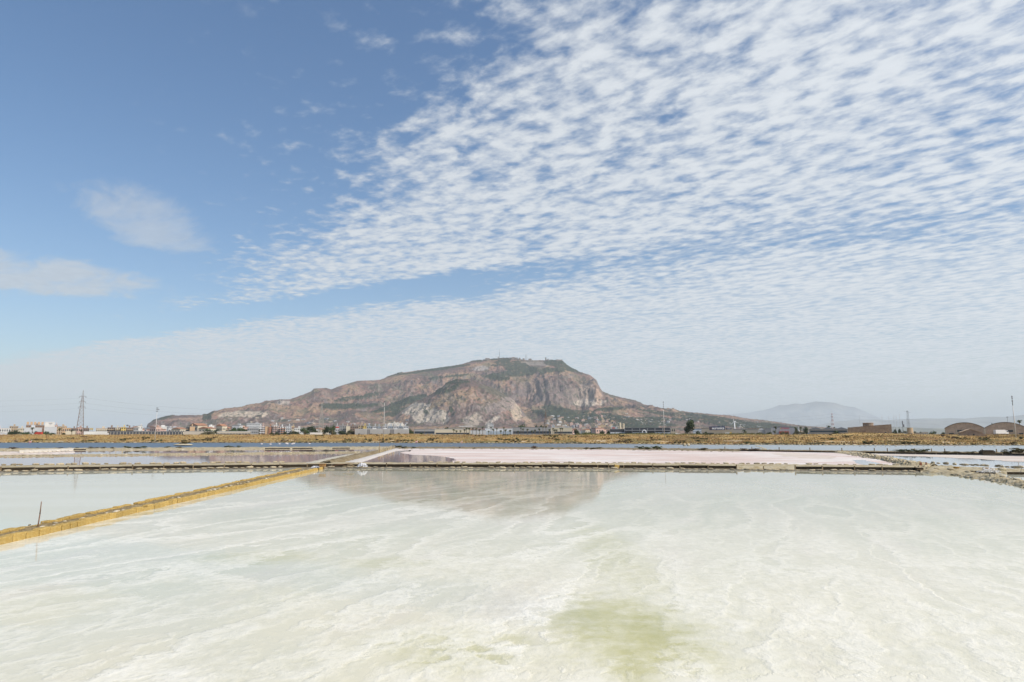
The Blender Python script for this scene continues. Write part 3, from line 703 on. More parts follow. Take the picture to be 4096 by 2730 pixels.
fm_ = grid_mesh('earth_fill', X_, Y_, Z_, mat('causeway_earth', (.27, .19, .085), rough=.95, c2=(.42, .34, .20), scale=3.2, var=.8, bump=.03, bscale=12))
if fm_.polygons[0].normal.z < 0: fm_.flip_normals()
under(link('earth_fill', fm_), cw)
rq = random.Random(4)
for i in range(46):
    k = rq.random() ** .7; p = aR.lerp(bR, k) + nr * rq.uniform(.3, .6); under(link('loose_stone', (ROCKS2 + SLABS)[i % 8], None, Vector((p.x, p.y, .14)), (rq.uniform(-.3, .3), 0, rq.random() * 6), (rq.uniform(.07, .22),) * 3), cw)
for px_, py_, s_1 in [(172, 2093, .16), (690, 1994, .14), (830, 1966, .14), (848, 1958, .12), (950, 1938, .16), (660, 1999, .1), (118, 2102, .1), (395, 2048, .12)]:
    p = gp(px_, py_, .15); under(link('loose_stone', ROCKS2[int(px_) % 5], None, p, (.3, .1, px_), (s_1, s_1 * .8, s_1 * .9)), cw)
# stick leaning out of the causeway
a = gp(150, 2111, .12); b = at(166, 2007, a.y + .05)
st = thing('wooden_stick', a, 'thin weathered stick leaning upright in the near end of the yellow causeway', 'stick')
mb = MB(); L_ = b - a; q = L_ * .5 + Vector((.012, 0, 0)); mb.bar((0, 0, -.1), q, .022, .018, 6); mb.bar(q, L_, .018, .012, 6); mb.obj('shaft', mat('stick_wood', (.16, .085, .055), rough=.8, c2=(.28, .18, .12), scale=14, var=.3), st, smooth=True)

# --- main stone dike between the milky pan and the coloured ponds
dk = thing('stone_dike', gp(1900, 1868), 'long low dike with rounded stones and a dark plank wall along the milky pan', 'dike')
frontl = [(-260, 1894), (0, 1892), (300, 1888), (600, 1883.5), (900, 1880), (1150, 1876), (1300, 1875), (1700, 1876), (2250, 1878), (2800, 1882), (3300, 1887), (3680, 1891)]
backl = [(-260, 1872), (0, 1871), (300, 1868), (600, 1865), (900, 1861), (1150, 1858), (1300, 1857), (1700, 1858.5), (2250, 1860), (2800, 1863), (3300, 1867.5), (3680, 1871)]
plankl = [(-260, 1889), (0, 1887.5), (300, 1883.5), (600, 1879), (900, 1875.5), (1150, 1872.5), (1300, 1871), (1700, 1872), (2250, 1873.5), (2800, 1877.5), (3300, 1882.5), (3664, 1886)]
def ypl(line, x):
    return float(np.interp(x, [p[0] for p in line], [p[1] for p in line]))
me = bank_mesh('earth_core', backl, [(x, ypl(plankl, x) - .4) for x, _ in plankl], 420, .26, EARTH, seed=311, rough=.05, M=9, flat=.7)
under(link('earth_core', me), dk)
me = bank_mesh('shore_strip', [(x, ypl(plankl, x) - .5) for x, _ in plankl], [(x, y + .6) for x, y in frontl], 420, .05, mat('wet_mud', (.13, .105, .065), rough=.6, c2=(.25, .21, .14), scale=2.0, var=.3), seed=312, rough=.03, M=6, flat=.7)
under(link('shore_strip', me), dk)
def stones_along(line, root, step, size, z, meshes, seed, skip=(), jitter=.08, hz_=1.0, nmax=300):
    r = random.Random(seed); pts = [gp(*p) for p in line]; L = sum((q - p).length for p, q in zip(pts, pts[1:])); n = int(L / step)
    rs = resample(pts, n=n); k = 0
    for i in range(n - 1):
        if r.random() < .06: continue
        p = rs[i]; dn = rs[i + 1] - rs[i]; an = math.atan2(dn.y, dn.x)
        s = size * r.uniform(.62, 1.22)
        o = link('stone', r.choice(meshes), None, Vector((p.x + r.uniform(-jitter, jitter), p.y + r.uniform(-jitter, jitter), z + r.uniform(-.03, .04))), (r.uniform(-.1, .1), r.uniform(-.1, .1), an + r.uniform(-.2, .2)), (s, s * r.uniform(.5, .7), s * r.uniform(.45, .75) * hz_))
        under(o, root); k += 1
        if k >= nmax: break
stones_along([(x, y - 1.5) for x, y in frontl if x < 1200], dk, .64, .62, .07, ROCKS, 1)
stones_along([(x, y - 1.3) for x, y in frontl if x > 1250], dk, .60, .60, .06, ROCKS, 2, hz_=.8)
stones_along([(x, y + 1.3) for x, y in backl if x <= 1150], dk, .66, .62, .26, ROCKS, 3, jitter=.15)
stones_along([(x, y + 1.0) for x, y in backl if x > 1300], dk, .70, .56, .24, ROCKS, 4, jitter=.12, hz_=.75)
posts = [(3, 16), (138, 10), (272, 15), (400, 9), (530, 17), (655, 16), (772, 12), (897, 14), (1005, 15), (1120, 15), (1229, 13), (1327, 9), (1392, 13), (1435, 14), (1546, 16), (1641, 14), (1748, 15), (1848, 15), (1957, 14), (2059, 15), (2169, 13), (2276, 15), (2391, 11), (2434, 14), (2495, 10), (2611, 15), (2719, 13), (2832, 13), (2946, 16), (3054, 11), (3181, 16), (3289, 15), (3418, 15), (3528, 15), (3661, 16)]
pbox = MB().box((0, 0, .5), (1, 1, 1)).mesh('post', WOODL); plbox = MB().box((0, 0, .5), (1, 1, 1)).mesh('plank', WOOD)
prevp = None
for i, (px_, hp) in enumerate(posts):
    p = gp(px_, ypl(plankl, px_) + .3); h = hp / F * p.y
    under(link('post', pbox, None, p + Vector((0, -.03, -.05)), (0, 0, rnd.uniform(-.2, .2)), (.09, .09, h + .12)), dk)
    if prevp is not None and not (2946 <= px_ - 1 and px_ < 3182 and px_ > 2950):
        a, b = prevp, p; dl = b - a; an = math.atan2(dl.y, dl.x)
        hh = .27 + rnd.uniform(-.01, .03)
        under(link('plank', plbox, None, (a + b) / 2 + Vector((0, .04, .06)), (0, rnd.uniform(-.004, .004), an), (dl.length - .03, .05, hh)), dk)
        if px_ < 1330: under(link('plank', plbox, None, (a + b) / 2 + Vector((0, .09, .17)), (0, rnd.uniform(-.012, .012), an), (dl.length - .05, .05, .08)), dk)
    prevp = p
# --- things lying on the dike
def small(name, px_, py_, z, label, cat, group=None, rz=0.0):
    return thing(name, gp(px_, py_, z), label, cat, group, rz)
t = small('sluice_box', 1290, 1867, .33, 'brown wooden sluice box on the dike where the yellow causeway ends', 'box')
mb = MB(); mb.box((0, 0, .11), (.52, .40, .22)); mb.box((0, 0, .24), (.56, .44, .03)); mb.obj('box_body', mat('sluice_wood', (.26, .135, .045), rough=.85, c2=(.36, .21, .09), scale=5, var=.3), t)
t = small('sluice_gate', 1291, 1877.5, 0, 'small square wooden sluice gate standing in the milky water below the brown box', 'gate')
mb = MB(); mb.box((-.13, 0, .14), (.07, .1, .36)); mb.box((.13, 0, .14), (.07, .1, .36)); mb.obj('frame', WOODL, t); MB().box((0, .02, .12), (.19, .04, .28)).obj('board', mat('sluice_board', (.42, .27, .11), rough=.85), t)
def heap(name, px_, py_, z, w_, h_, m, seed, label, cat, d_=.6):
    t = small(name, px_, py_, z, label, cat); n, m_ = 15, 11
    A = np.linspace(-1, 1, n); B = np.linspace(-1, 1, m_); xx, yy = np.meshgrid(A, B)
    zz1 = np.clip(1 - xx ** 2 * .9 - yy ** 2 * .9, 0, 1) ** .6 * h_ * (.75 + .6 * np.abs(pnoise(xx * 3, yy * 3, seed))) + .4 * h_ * pnoise(xx * 6, yy * 6, seed + 1) * (1 - xx ** 2)
    me = grid_mesh('sheet', xx * w_ / 2 + .06 * pnoise(xx * 4, yy * 4, seed + 3), yy * d_ / 2, np.maximum(zz1, -.02), m, smooth=False); link('sheet', me, t); return t
PLAST = mat('crumpled_white_sheet', (.62, .62, .64), rough=.5, c2=(.22, .22, .24), scale=5, var=.3, lo=.45, hi=.6)
heap('crumpled_sheet', 1450, 1868, .2, .98, .36, PLAST, 3, 'crumpled grey and white plastic sheet heaped on the dike beside the rose pool', 'plastic sheet')
heap('white_rag', 1262, 1871, .22, .75, .14, PLAST, 5, 'small white rags lying where the yellow causeway meets the dike', 'rags')
t = small('bent_pole', 1330, 1866, .36, 'thin bent rusty pole lying across the dike right of the brown box', 'pole')
mb = MB(); P_ = [(0, 0, 0), (.25, 0, .1), (.7, .1, .16), (1.3, .2, .22), (1.9, .3, .30)]
for a, b in zip(P_, P_[1:]): mb.bar(a, b, .02, n=5)
mb.obj('pole', mat('rust', (.17, .075, .035), rough=.8), t)
t = small('plank_pile', 1396, 1867, .3, 'pile of short broken planks on the dike left of the crumpled sheet', 'planks')
for i, (x_, y_, z_, l_, rz) in enumerate([(0, 0, .04, .5, .1), (.1, .1, .1, .6, -.2), (.35, -.05, .04, .35, .4), (.18, .02, .17, .3, .2), (-.35, .05, .04, .4, -.1)]):
    MB().box((0, 0, 0), (l_, .12, .06)).obj('plank', WOODL, t, (x_, y_, z_), (0, 0, rz))
t = small('yellow_block', 2466, 1874.5, .02, 'tilted yellow tuff block lying loose against the plank wall of the dike', 'block', rz=.15)
bmx = BLK[2]; link('block', bmx, t, (0, 0, .2), (.1, .16, .05), (.46, .3, .27))
t = small('wooden_crate', 3677, 1887, 0, 'dark wooden crate at the right end of the plank wall', 'crate', rz=-.12)
mb = MB(); mb.box((0, 0, .16), (.55, .42, .30)); mb.obj('crate_body', WOOD, t); mb = MB(); mb.box((0, -.215, .16), (.56, .02, .05)); mb.box((0, 0, .32), (.57, .44, .02)); mb.obj('lid', WOODL, t)

# --- second line of stones
dk2 = thing('stone_line', gp(700, 1818), 'thin row of dark stones dividing the two mauve ponds', 'stone row')
l2 = [(-300, 1830), (0, 1829), (300, 1826), (600, 1823), (900, 1820), (1150, 1817), (1300, 1815), (1440, 1814)]
me = bank_mesh('earth_core', [(x, y - 6.2) for x, y in l2], l2, 300, .14, EARTH, seed=321, rough=.04, M=6); under(link('earth_core', me), dk2)
stones_along([(x, y - 1.2) for x, y in l2], dk2, .42, .42, .12, ROCKS2 + ROCKS[:2], 11, hz_=1.0, nmax=298)

# --- dike between the upper mauve pond and the lagoon (left half)
dk3 = thing('lagoon_dike', gp(700, 1797), 'low stone-edged earth dike along the near side of the blue lagoon, left half', 'dike')
l3f = [(-300, 1806), (0, 1805), (300, 1803.5), (700, 1801), (1000, 1799.5), (1300, 1798), (1570, 1795.5)]; l3b = [(-300, 1797), (0, 1797), (300, 1796), (700, 1793.5), (1000, 1792), (1300, 1790.5), (1570, 1789.5)]
under(link('earth_core', bank_mesh('earth_core', l3b, l3f, 420, .30, EARTH, seed=331, rough=.12, M=9)), dk3)
stones_along([(x, y - .8) for x, y in l3f], dk3, .85, .72, .05, SLABS + ROCKS2, 12, hz_=.6)
pl = MB()
for x0, x1 in [(290, 345), (1060, 1160), (1170, 1250), (1330, 1400)]:
    a = gp(x0, ypl(l3f, x0) - 2.6, .15); b = gp(x1, ypl(l3f, x1) - 2.6, .15); dl = b - a
    under(link('plank', plbox, None, (a + b) / 2 + Vector((0, -.1, -.05)), (0, 0, math.atan2(dl.y, dl.x)), (dl.length, .08, .22)), dk3)
# --- brown bank along the lagoon (right half) with a plank wall further right
dk4 = thing('brown_bank', gp(2300, 1796), 'brown earth bank with scattered dark clods between the pink salt flat and the lagoon', 'bank')
l4b = [(1560, 1789.5), (2000, 1790.5), (2250, 1792), (2500, 1794), (2800, 1797.5), (2960, 1800)]; l4f = [(1560, 1796), (2000, 1796.5), (2250, 1798), (2500, 1800), (2800, 1804.5), (2960, 1808)]
under(link('earth_core', bank_mesh('earth_core', l4b, l4f, 420, .22, EARTH2, seed=341, rough=.14, M=8)), dk4)
stones_along([(x, y + 1.6) for x, y in l4f], dk4, .9, .62, .02, ROCKS2, 13, jitter=1.2, hz_=.45, nmax=170)
dk5 = thing('plank_dike', gp(3500, 1809), 'dark plank-faced dike with thin posts running to the right edge along the lagoon', 'dike')
l5b = [(2880, 1799.5), (3300, 1806), (3700, 1810), (4096, 1813), (4500, 1816)]; l5f = [(2880, 1803.5), (3300, 1811), (3700, 1816.5), (4096, 1821), (4500, 1825)]
under(link('earth_core', bank_mesh('earth_core', l5b, l5f, 420, .26, EARTH2, seed=351, rough=.08, M=8)), dk5)
pts5 = resample([gp(x, y + .4) for x, y in l5f], step=3.1)
for a, b in zip(pts5, pts5[1:]):
    dl = b - a; under(link('plank', plbox, None, (a + b) / 2 + Vector((0, 0, -.03)), (0, 0, math.atan2(dl.y, dl.x)), (dl.length - .04, .06, .30)), dk5)
for px_ in [2900, 3008, 3117, 3240, 3368, 3498, 3550, 3660, 3727, 3780, 3930, 3987]:
    p = gp(px_, ypl(l5b, px_) + 1.5, .1); under(link('post', pbox, None, p, (0, 0, .2), (.12, .12, .75)), dk5)
t = small('sluice_hut', 3949, 1821, .05, 'small dark wooden sluice box on the plank dike near the right edge', 'box')
mb = MB(); mb.box((0, 0, .35), (2.0, 1.0, .6)); mb.obj('box_body', WOOD, t); MB().box((0, 0, .72), (1.5, 1.1, .12)).obj('lid', WOOD, t)
# --- diagonal causeway with salt slopes
dc = thing('salt_causeway', gp(1400, 1830), 'earth causeway with white salt slopes cutting diagonally between the mauve pond and the rose pool', 'causeway')
under(link('earth_crest', bank_mesh('earth_crest', [(1262, 1862), (1400, 1828), (1500, 1810), (1560, 1797)], [(1345, 1862), (1450, 1836), (1530, 1812), (1578, 1797)], 260, .42, EARTH2, seed=361, rough=.10, M=10, flat=.3)), dc)
under(link('salt_slope', bank_mesh('salt_slope', [(1195, 1863), (1330, 1833), (1440, 1819), (1548, 1799)], [(1290, 1863), (1410, 1831), (1500, 1812), (1560, 1798)], 260, .30, mat('pale_salt_earth', (.56, .53, .45), rough=.9, c2=(.40, .36, .27), scale=1.0, var=.3, bump=.03), seed=362, rough=.07, M=8, flat=.3)), dc)
under(link('salt_slope', bank_mesh('salt_slope', [(1310, 1866), (1430, 1838), (1515, 1815), (1568, 1797)], [(1412, 1866), (1465, 1846), (1530, 1822), (1604, 1799)], 260, .20, SALT, seed=363, rough=.05, M=8, flat=.2)), dc)
WS = MB().box((0, 0, .5), (1, 1, 1)).mesh('stake', mat('pale_stake', (.50, .40, .24), rough=.9, rndv=.2))
for i in range(17):
    k = i / 16; px_ = 1512 + 64 * k + rnd.uniform(-2, 2); py_ = 1812 - 15 * k; h = rnd.uniform(.5, .9) * (1.25 if i in (5, 14) else 1)
    o = link('stake', WS, None, gp(px_, py_, .2), (rnd.uniform(-.1, .1), rnd.uniform(-.15, .15), 0), (.10, .10, h)); under(o, dc)
t = small('thin_marker_pole', 1517, 1812, .2, 'tall thin marker pole on the diagonal causeway, left of the short stakes', 'pole')
mb = MB(); mb.bar((0, 0, -.1), (.03, 0, 3.2), .05, .04, 6); mb.obj('pole', WOODL, t)
# --- white slab causeway, far left
ws = thing('white_slab_walkway', gp(180, 1812), 'walkway of whitish slabs on the left beside the upper mauve pond', 'walkway')
under(link('earth_core', bank_mesh('earth_core', [(78, 1806), (180, 1802.5), (295, 1798.5)], [(76, 1815.5), (180, 1811), (293, 1806.5)], 120, .36, WHITE_STONE, seed=371, rough=.05, M=6, flat=.8)), ws)
a0 = gp(79, 1816); a1 = gp(292, 1807); dl = a1 - a0; an = math.atan2(dl.y, dl.x); nn_ = int(dl.length / 1.45)
for i in range(nn_):
    p = a0.lerp(a1, (i + .5) / nn_); link_ = link('slab', SLABS[i % 3], None, p + Vector((0, -.1, .1)), (0, 0, an + rnd.uniform(-.04, .04)), (1.4, .5, .8)); under(link_, ws)
for k_, l_ in enumerate([[(-300, 1815), (0, 1814), (80, 1812.5)], [(-300, 1821), (0, 1819.5), (150, 1817), (300, 1812.5)]]):
    t = thing('mud_ridge', gp(*l_[1]), ['pale mud ridge at the far left, just left of the white slab walkway', 'thin pale mud ridge running below the white slab walkway'][k_], 'mud ridge')
    me = bank_mesh('mud_ridge', [(x, y - 3) for x, y in l_], l_, 120, .15, PM, seed=380 + k_, rough=.06, M=6); under(link('earth', me), t)
# --- stone bank running from the far dike to the right end of the main dike
db = thing('rubble_bank', gp(3550, 1850), 'rubble bank running diagonally from the far plank dike to the main dike on the right', 'bank')
under(link('earth_core', bank_mesh('earth_core', [(3350, 1809), (3450, 1814), (3560, 1834), (3640, 1847), (3760, 1862)], [(3330, 1812), (3430, 1824), (3520, 1842), (3640, 1872), (3690, 1891)], 240, .26, EARTH, seed=391, rough=.13, M=12, flat=.4)), db)
stones_along([(3360, 1811), (3420, 1817), (3500, 1829), (3560, 1841)], db, .6, .5, .20, ROCKS2 + SLABS, 14, jitter=.6)
stones_along([(3440, 1822), (3500, 1834), (3580, 1850), (3640, 1862)], db, .7, .5, .28, ROCKS2, 15, jitter=.7)
stones_along([(3390, 1818), (3440, 1827), (3480, 1836)], db, .5, .42, .05, ROCKS2, 16, jitter=.4)
# --- right-hand earth bank with rubble on top
rb = thing('earth_bank', gp(3900, 1885), 'broad earth bank topped with rubble on the right, behind the milky pan', 'bank')
under(link('earth_core', bank_mesh('earth_core', [(3690, 1862), (3800, 1868), (3950, 1876), (4096, 1882), (4500, 1896)], [(3680, 1892), (3760, 1892), (3900, 1894), (4096, 1901), (4500, 1915)], 260, .17, EARTH, seed=401, rough=.10, M=12, flat=.6)), rb)
stones_along([(3740, 1865), (3850, 1871), (3960, 1877), (4096, 1884), (4300, 1892)], rb, .42, .50, .25, ROCKS2 + ROCKS[:2], 17, jitter=.25, hz_=1.3)
stones_along([(3700, 1886), (3760, 1887), (3830, 1889)], rb, .5, .5, .2, ROCKS + ROCKS2, 18, jitter=.5)
for i, (x0, x1, y_) in enumerate([(3866, 3925, 1893.5), (3926, 3983, 1895), (4030, 4110, 1899)]):
    a = gp(x0, y_, 0); b = gp(x1, y_ + 1, 0); dl = b - a; under(link('plank', plbox, None, (a + b) / 2, (0, 0, math.atan2(dl.y, dl.x)), (dl.length, .1, .2)), rb)
for px_ in (3826, 3938, 3952): under(link('stone', ORO, None, gp(px_, 1873 + (px_ - 3826) * .03, .28), (0, 0, px_), (.5, .3, .32)), rb)
sp = thing('earth_spit', gp(3900, 1915), 'bare earth spit sloping down to the right edge in front of the milky pan', 'bank')
under(link('earth_core', bank_mesh('earth_core', [(3700, 1889), (3860, 1893), (3990, 1906), (4096, 1926), (4300, 1962), (4700, 2030)], [(3690, 1893), (3800, 1899), (3960, 1921), (4096, 1954), (4300, 2004), (4700, 2100)], 260, .18, EARTH, seed=411, rough=.10, M=12, flat=.3)), sp)
stones_along([(3720, 1893), (3820, 1901), (3960, 1924), (4096, 1954), (4300, 2000)], sp, .8, .42, .02, ROCKS2, 19, jitter=.35, hz_=.6)
stones_along([(3880, 1900), (3960, 1908), (4060, 1928), (4160, 1945)], sp, .75, .6, .18, ROCKS2, 20, jitter=.25, hz_=.5)
for px_, w_, n_ in [(3683, .20, 'wider'), (3705, .11, 'thinner')]:
    t = small('rusty_post', px_, 1863, .25, 'rusty red-brown post on the rubble bank by the pale blue pond, the %s of two' % n_, 'post')
    mb = MB(); mb.box((0, 0, .13), (w_, .1, .36), taper=.94); mb.obj('post', mat('rust_red', (.22, .085, .05), rough=.8), t)
NET = mat('white_rope', (.74, .72, .70), rough=.8)
t = small('tangled_rope', 3958, 1890, .25, 'tangle of white rope and netting heaped on the right-hand earth bank', 'rope')
mb = MB(); r = random.Random(5)
for k in range(26):
    p0 = Vector((r.uniform(-.55, .55), r.uniform(-.2, .2), r.uniform(.02, .25)))
    for j in range(7):
        p1 = p0 + Vector((r.uniform(-.2, .2), r.uniform(-.1, .1), r.uniform(-.11, .11))); p1.z = max(.02, min(.34, p1.z)); mb.bar(p0, p1, .02, n=4); p0 = p1
mb.bar((.35, -.3, .0), (.9, -.45, -.2), .03, n=4)
mb.obj('rope', NET, t)
for k_, (px_, py_, lb) in enumerate([(4006, 1880, 'thin dark wire hoop standing on the right-hand bank behind the white rope'), (4094, 1892, 'thin dark wire hoop at the very right edge of the bank')]):
    t = small('wire_hoop', px_, py_, .2, lb, 'wire hoop'); mb = MB(); Q = [Vector((.17 * math.cos(a_) * (1.2), 0, .42 * math.sin(a_))) for a_ in np.linspace(0, math.pi, 9)]
    for a, b in zip(Q, Q[1:]): mb.bar(a, b, .014, n=4)
    mb.obj('wire', mat('dark_wire', (.06, .07, .09), rough=.5), t)
t = small('dark_tarp', 4010, 1886, .28, 'dark grey rubble sack lying on the right-hand bank', 'sack'); link('sack', ROCKS2[1], t, (0, 0, .1), (0, 0, .3), (.8, .5, .5))
# small islets, reefs and birds in the lagoon
def reef(name, pts, label, seed, dx=.6):
    t = thing(name, gp(*pts[0]), label, 'reef'); stones_along(pts, t, dx, .7, .0, ROCKS2, seed, jitter=.3, hz_=.4, nmax=120); return t
reef('stone_reef', [(3572, 1797), (3640, 1797.5), (3712, 1797.8)], 'dark broken line of stones low in the right part of the lagoon', 31, .55)
reef('stone_reef', [(2860, 1784), (2950, 1784), (3022, 1785)], 'thin line of stones in the lagoon ending at a short stone spit', 32, 1.2)
reef('stone_spit', [(3023, 1785), (3045, 1791), (3062, 1799), (3070, 1803)], 'short stone spit reaching diagonally into the lagoon from the plank dike', 33, .8)
reef('stone_reef', [(3375, 1786.5), (3700, 1787.5), (4096, 1789)], 'long thin stone line in the far right lagoon, nearly reaching the marsh', 34, 1.4)
reef('stone_reef', [(2200, 1781), (2330, 1782)], 'faint stone line in the middle of the lagoon', 35, 1.5)
reef('stone_reef', [(1700, 1779.5), (1850, 1780), (2020, 1780.5)], 'brown mud line in the middle left of the lagoon', 36, 1.6)
FL = mat('bird_white', (.80, .72, .70), rough=.8); FLP = mat('bird_pink', (.75, .38, .36), rough=.8)
def bird(px_, py_, label, pink=True, group=None, s=1.0):
    t = small('flamingo' if pink else 'gull', px_, py_, -.02, label, 'bird', group)
    mb = MB(); mb.lathe([(.02, -.32), (.13, -.2), (.17, 0), (.13, .18), (.03, .34)], 8)
    me = mb.mesh('body', FLP if pink and rnd.random() < .3 else FL, True); o = link('body', me, t, (0, 0, .62 * s if pink else .16), (0, R(84), 0), (s * 1.5, s * 1.5, s * 1.5))
    mb = MB(); Q = [(.32, 0, .7), (.46, 0, .95), (.40, 0, 1.2), (.52, 0, 1.3), (.66, 0, 1.2)] if pink else [(.28, 0, .2), (.38, 0, .36), (.48, 0, .34)]
    for a, b in zip(Q, Q[1:]): mb.bar([c * s for c in a], [c * s for c in b], .05 * s, .04 * s, 5)
    mb.obj('neck', FL, t)
    if pink:
        for k in (-.06, .06): MB().bar((0, k, -.2), (0, k, .6 * s), .025, n=4).obj('leg', FLP, t)
bird(119, 1778, 'white and pink flamingo standing alone near the left edge of the lagoon', s=1.3)
bird(1665, 1775.5, 'pinkish flamingo standing alone in the lagoon near its far shore, right of the diagonal causeway', s=1.2)
bird(1846, 1775.5, 'pinkish flamingo in the lagoon left of the middle of the picture, near the marsh shore', s=1.0)
for px_, py_ in [(1117, 1779), (1145, 1777), (1149, 1778.5), (1168, 1779), (1175, 1777.5), (1046, 1779), (1081, 1780), (1237, 1778)]: bird(px_, py_, 'tiny white gull in the loose flock floating on the left part of the lagoon', False, 'gulls floating in a loose flock on the lagoon')
for px_, py_, lb in [(2738, 1785, 'small rock with a bird-like knob in the lagoon, left of a pair'), (2754, 1785, 'small upright rock in the lagoon, right of a pair')]:
    t = small('lagoon_rock', px_, py_, -.05, lb, 'rock'); link('rock', ROCKS2[0], t, (0, 0, .25), (0, 0, .5), (1.2, .8, 1.5)); link('top_stone', ORO, t, (0, 0, .8), (0, 0, .5), (.5, .4, .7))
# ------------------------------------------------------------------ plants
GREEN = mat('scrub_green', (.055, .072, .026), rough=.9, c2=(.095, .10, .035), scale=1.2, rndv=.2)
SCRUB = mat('scrub_brown', (.15, .115, .05), rough=.9, c2=(.085, .08, .03), scale=1.5, rndv=.2)
DRYT = mat('dry_twigs', (.115, .078, .05), rough=.9, rndv=.1)
TREEG = mat('tree_green', (.040, .070, .020), rough=.8, c2=(.085, .12, .035), scale=.5, lo=.4, hi=.6, rndv=.15)
TREED = mat('tree_dark', (.028, .045, .018), rough=.8, c2=(.055, .075, .028), scale=.5, rndv=.15)
TREEO = mat('tree_olive', (.10, .10, .05), rough=.85, c2=(.14, .125, .07), scale=.5, rndv=.15)
BARK = mat('bark', (.16, .12, .085), rough=.9)
PALMG = mat('palm_green', (.045, .062, .022), rough=.7, c2=(.09, .10, .035), scale=1, rndv=.15)
def leaf_mesh(name, n, blobs, leaf, m, seed, hemi=False):
    """leaf-sized faces through the volume of several lumps"""
    r = np.random.RandomState(seed); wts = np.array([b[3] * b[4] for b in blobs], float); wts /= wts.sum()
    bi = r.choice(len(blobs), n, p=wts); dr = r.normal(size=(n, 3)); dr /= np.linalg.norm(dr, axis=1)[:, None]
    if hemi: dr[:, 2] = np.abs(dr[:, 2])
    rad = r.rand(n) ** .35
    B = np.array([b[:3] for b in blobs])[bi]; S = np.array([(b[3], b[3], b[4]) for b in blobs])[bi]
    c = B + dr * S * rad[:, None] * (0.85 + .25 * r.rand(n, 1))
    a1 = r.normal(size=(n, 3)); a1 /= np.linalg.norm(a1, axis=1)[:, None]; a2 = np.cross(a1, dr + .4 * r.normal(size=(n, 3))); a2 /= np.linalg.norm(a2, axis=1)[:, None] + 1e-6
    s = leaf * (.6 + .8 * r.rand(n, 1)); co = np.stack([c - a1 * s, c + a2 * s * .8, c + a1 * s, c - a2 * s * .8], 1).reshape(-1, 3).astype(np.float32)
    me = bpy.data.meshes.new(name); me.vertices.add(len(co)); me.vertices.foreach_set('co', co.ravel()); me.loops.add(len(co)); me.loops.foreach_set('vertex_index', np.arange(len(co), dtype=np.int32))
    me.polygons.add(n); me.polygons.foreach_set('loop_start', np.arange(0, 4 * n, 4, dtype=np.int32)); me.update(calc_edges=True); me.materials.append(m); return me
def lumps(seed, k, spread, rr_, top):
    r = random.Random(seed); out = []
    for i in range(k):
        a = r.uniform(0, 6.28); q = r.uniform(.1, 1) * spread
        out.append((math.cos(a) * q, math.sin(a) * q, r.uniform(.25, .85) * top, r.uniform(.6, 1) * rr_, r.uniform(.5, .8) * rr_))
    return out
# unit meshes: width 1, height 1 standing on z = 0
def crown(name, seed, m, n=700, leaf=.045):
    bl_ = [(math.cos(a) * .24, math.sin(a) * .24, z, .27, .22) for a, z in [(seed + i * 2.1, .35 + .4 * ((i * 37 % 10) / 10)) for i in range(7)]] + [(0, 0, .6, .3, .34)]
    return leaf_mesh(name, n, bl_, leaf, m, seed)
CR = {('g', i): crown('crown', i + 3, TREEG) for i in range(3)}; CR.update({('d', i): crown('crown', i + 13, TREED) for i in range(3)}); CR.update({('o', i): crown('crown', i + 23, TREEO) for i in range(2)})
SHR = {k: [leaf_mesh('foliage', 260, lumps(s + i, 6, .3, .27, .8), .06, m, s + i, True) for i in range(3)] for k, m, s in (('g', GREEN, 50), ('b', SCRUB, 70), ('t', DRYT, 90))}
trunk = MB().bar((0, 0, -.05), (0, 0, .55), .05, .03, 6).bar((0, 0, .3), (.18, .05, .6), .025, .012, 4).bar((0, 0, .35), (-.16, -.08, .62), .022, .012, 4).mesh('trunk', BARK)
def ground_h(x, y):
    if y < 560: return float(marsh_z(np.array([x]), np.array([y]))[0])
    return gz(x, y) if y > 2500 else 3.0
def tree(px0, px1, ytop, D, kind, label, cat='tree', name='tree', seed=0, group=None, bush=False):
    xc = at((px0 + px1) / 2, 1735, D).x; z0 = ground_h(xc, D) - .1; w_ = abs(at(px1, 1735, D).x - at(px0, 1735, D).x); h = at((px0 + px1) / 2, ytop, D).z - z0
    t = thing(name, (xc, D, z0), label, cat, group, rz=seed * 1.3)
    link('crown', CR[(kind, seed % (2 if kind == 'o' else 3))], t, (0, 0, (-.12 if bush else .02) * h), None, (w_ * 1.05, w_ * 1.0, h * (1.1 if bush else .98)))
    link('trunk', trunk, t, None, None, (w_ * .5, w_ * .5, h)); return t
def palm_meshes(seed, n=22, droop=1.0):
    r = random.Random(seed); mb = MB()
    for i in range(n):
        a = 6.283 * i / n + r.uniform(-.15, .15); el = r.uniform(-.3, 1.25); L = r.uniform(.85, 1.1); p = Vector((0, 0, 0)); prev = None
        for j in range(5):
            t = j / 4; e = el - 1.5 * droop * t * t
            q = p + Vector((math.cos(a) * math.cos(e), math.sin(a) * math.cos(e), math.sin(e))) * (L / 5 if j else 0)
            w_ = .11 * math.sin(math.pi * (.12 + .8 * t)) + .01; sdv = Vector((-math.sin(a), math.cos(a), 0)) * w_
            cur = (q - sdv + Vector((0, 0, -w_ * .4)), q + Vector((0, 0, .02)), q + sdv + Vector((0, 0, -w_ * .4)))
            if prev: mb.add([prev[0], prev[1], cur[1], cur[0]], [(0, 1, 2, 3)]); mb.add([prev[1], prev[2], cur[2], cur[1]], [(0, 1, 2, 3)])
            prev = cur; p = q
    return mb.mesh('fronds', PALMG)
PF = [palm_meshes(i) for i in range(4)]
skirt = MB().lathe([(.06, -.5), (.22, -.28), (.2, -.05), (.06, .06)], 7).mesh('dead_fronds', mat('dead_fronds', (.16, .11, .06), rough=.9))
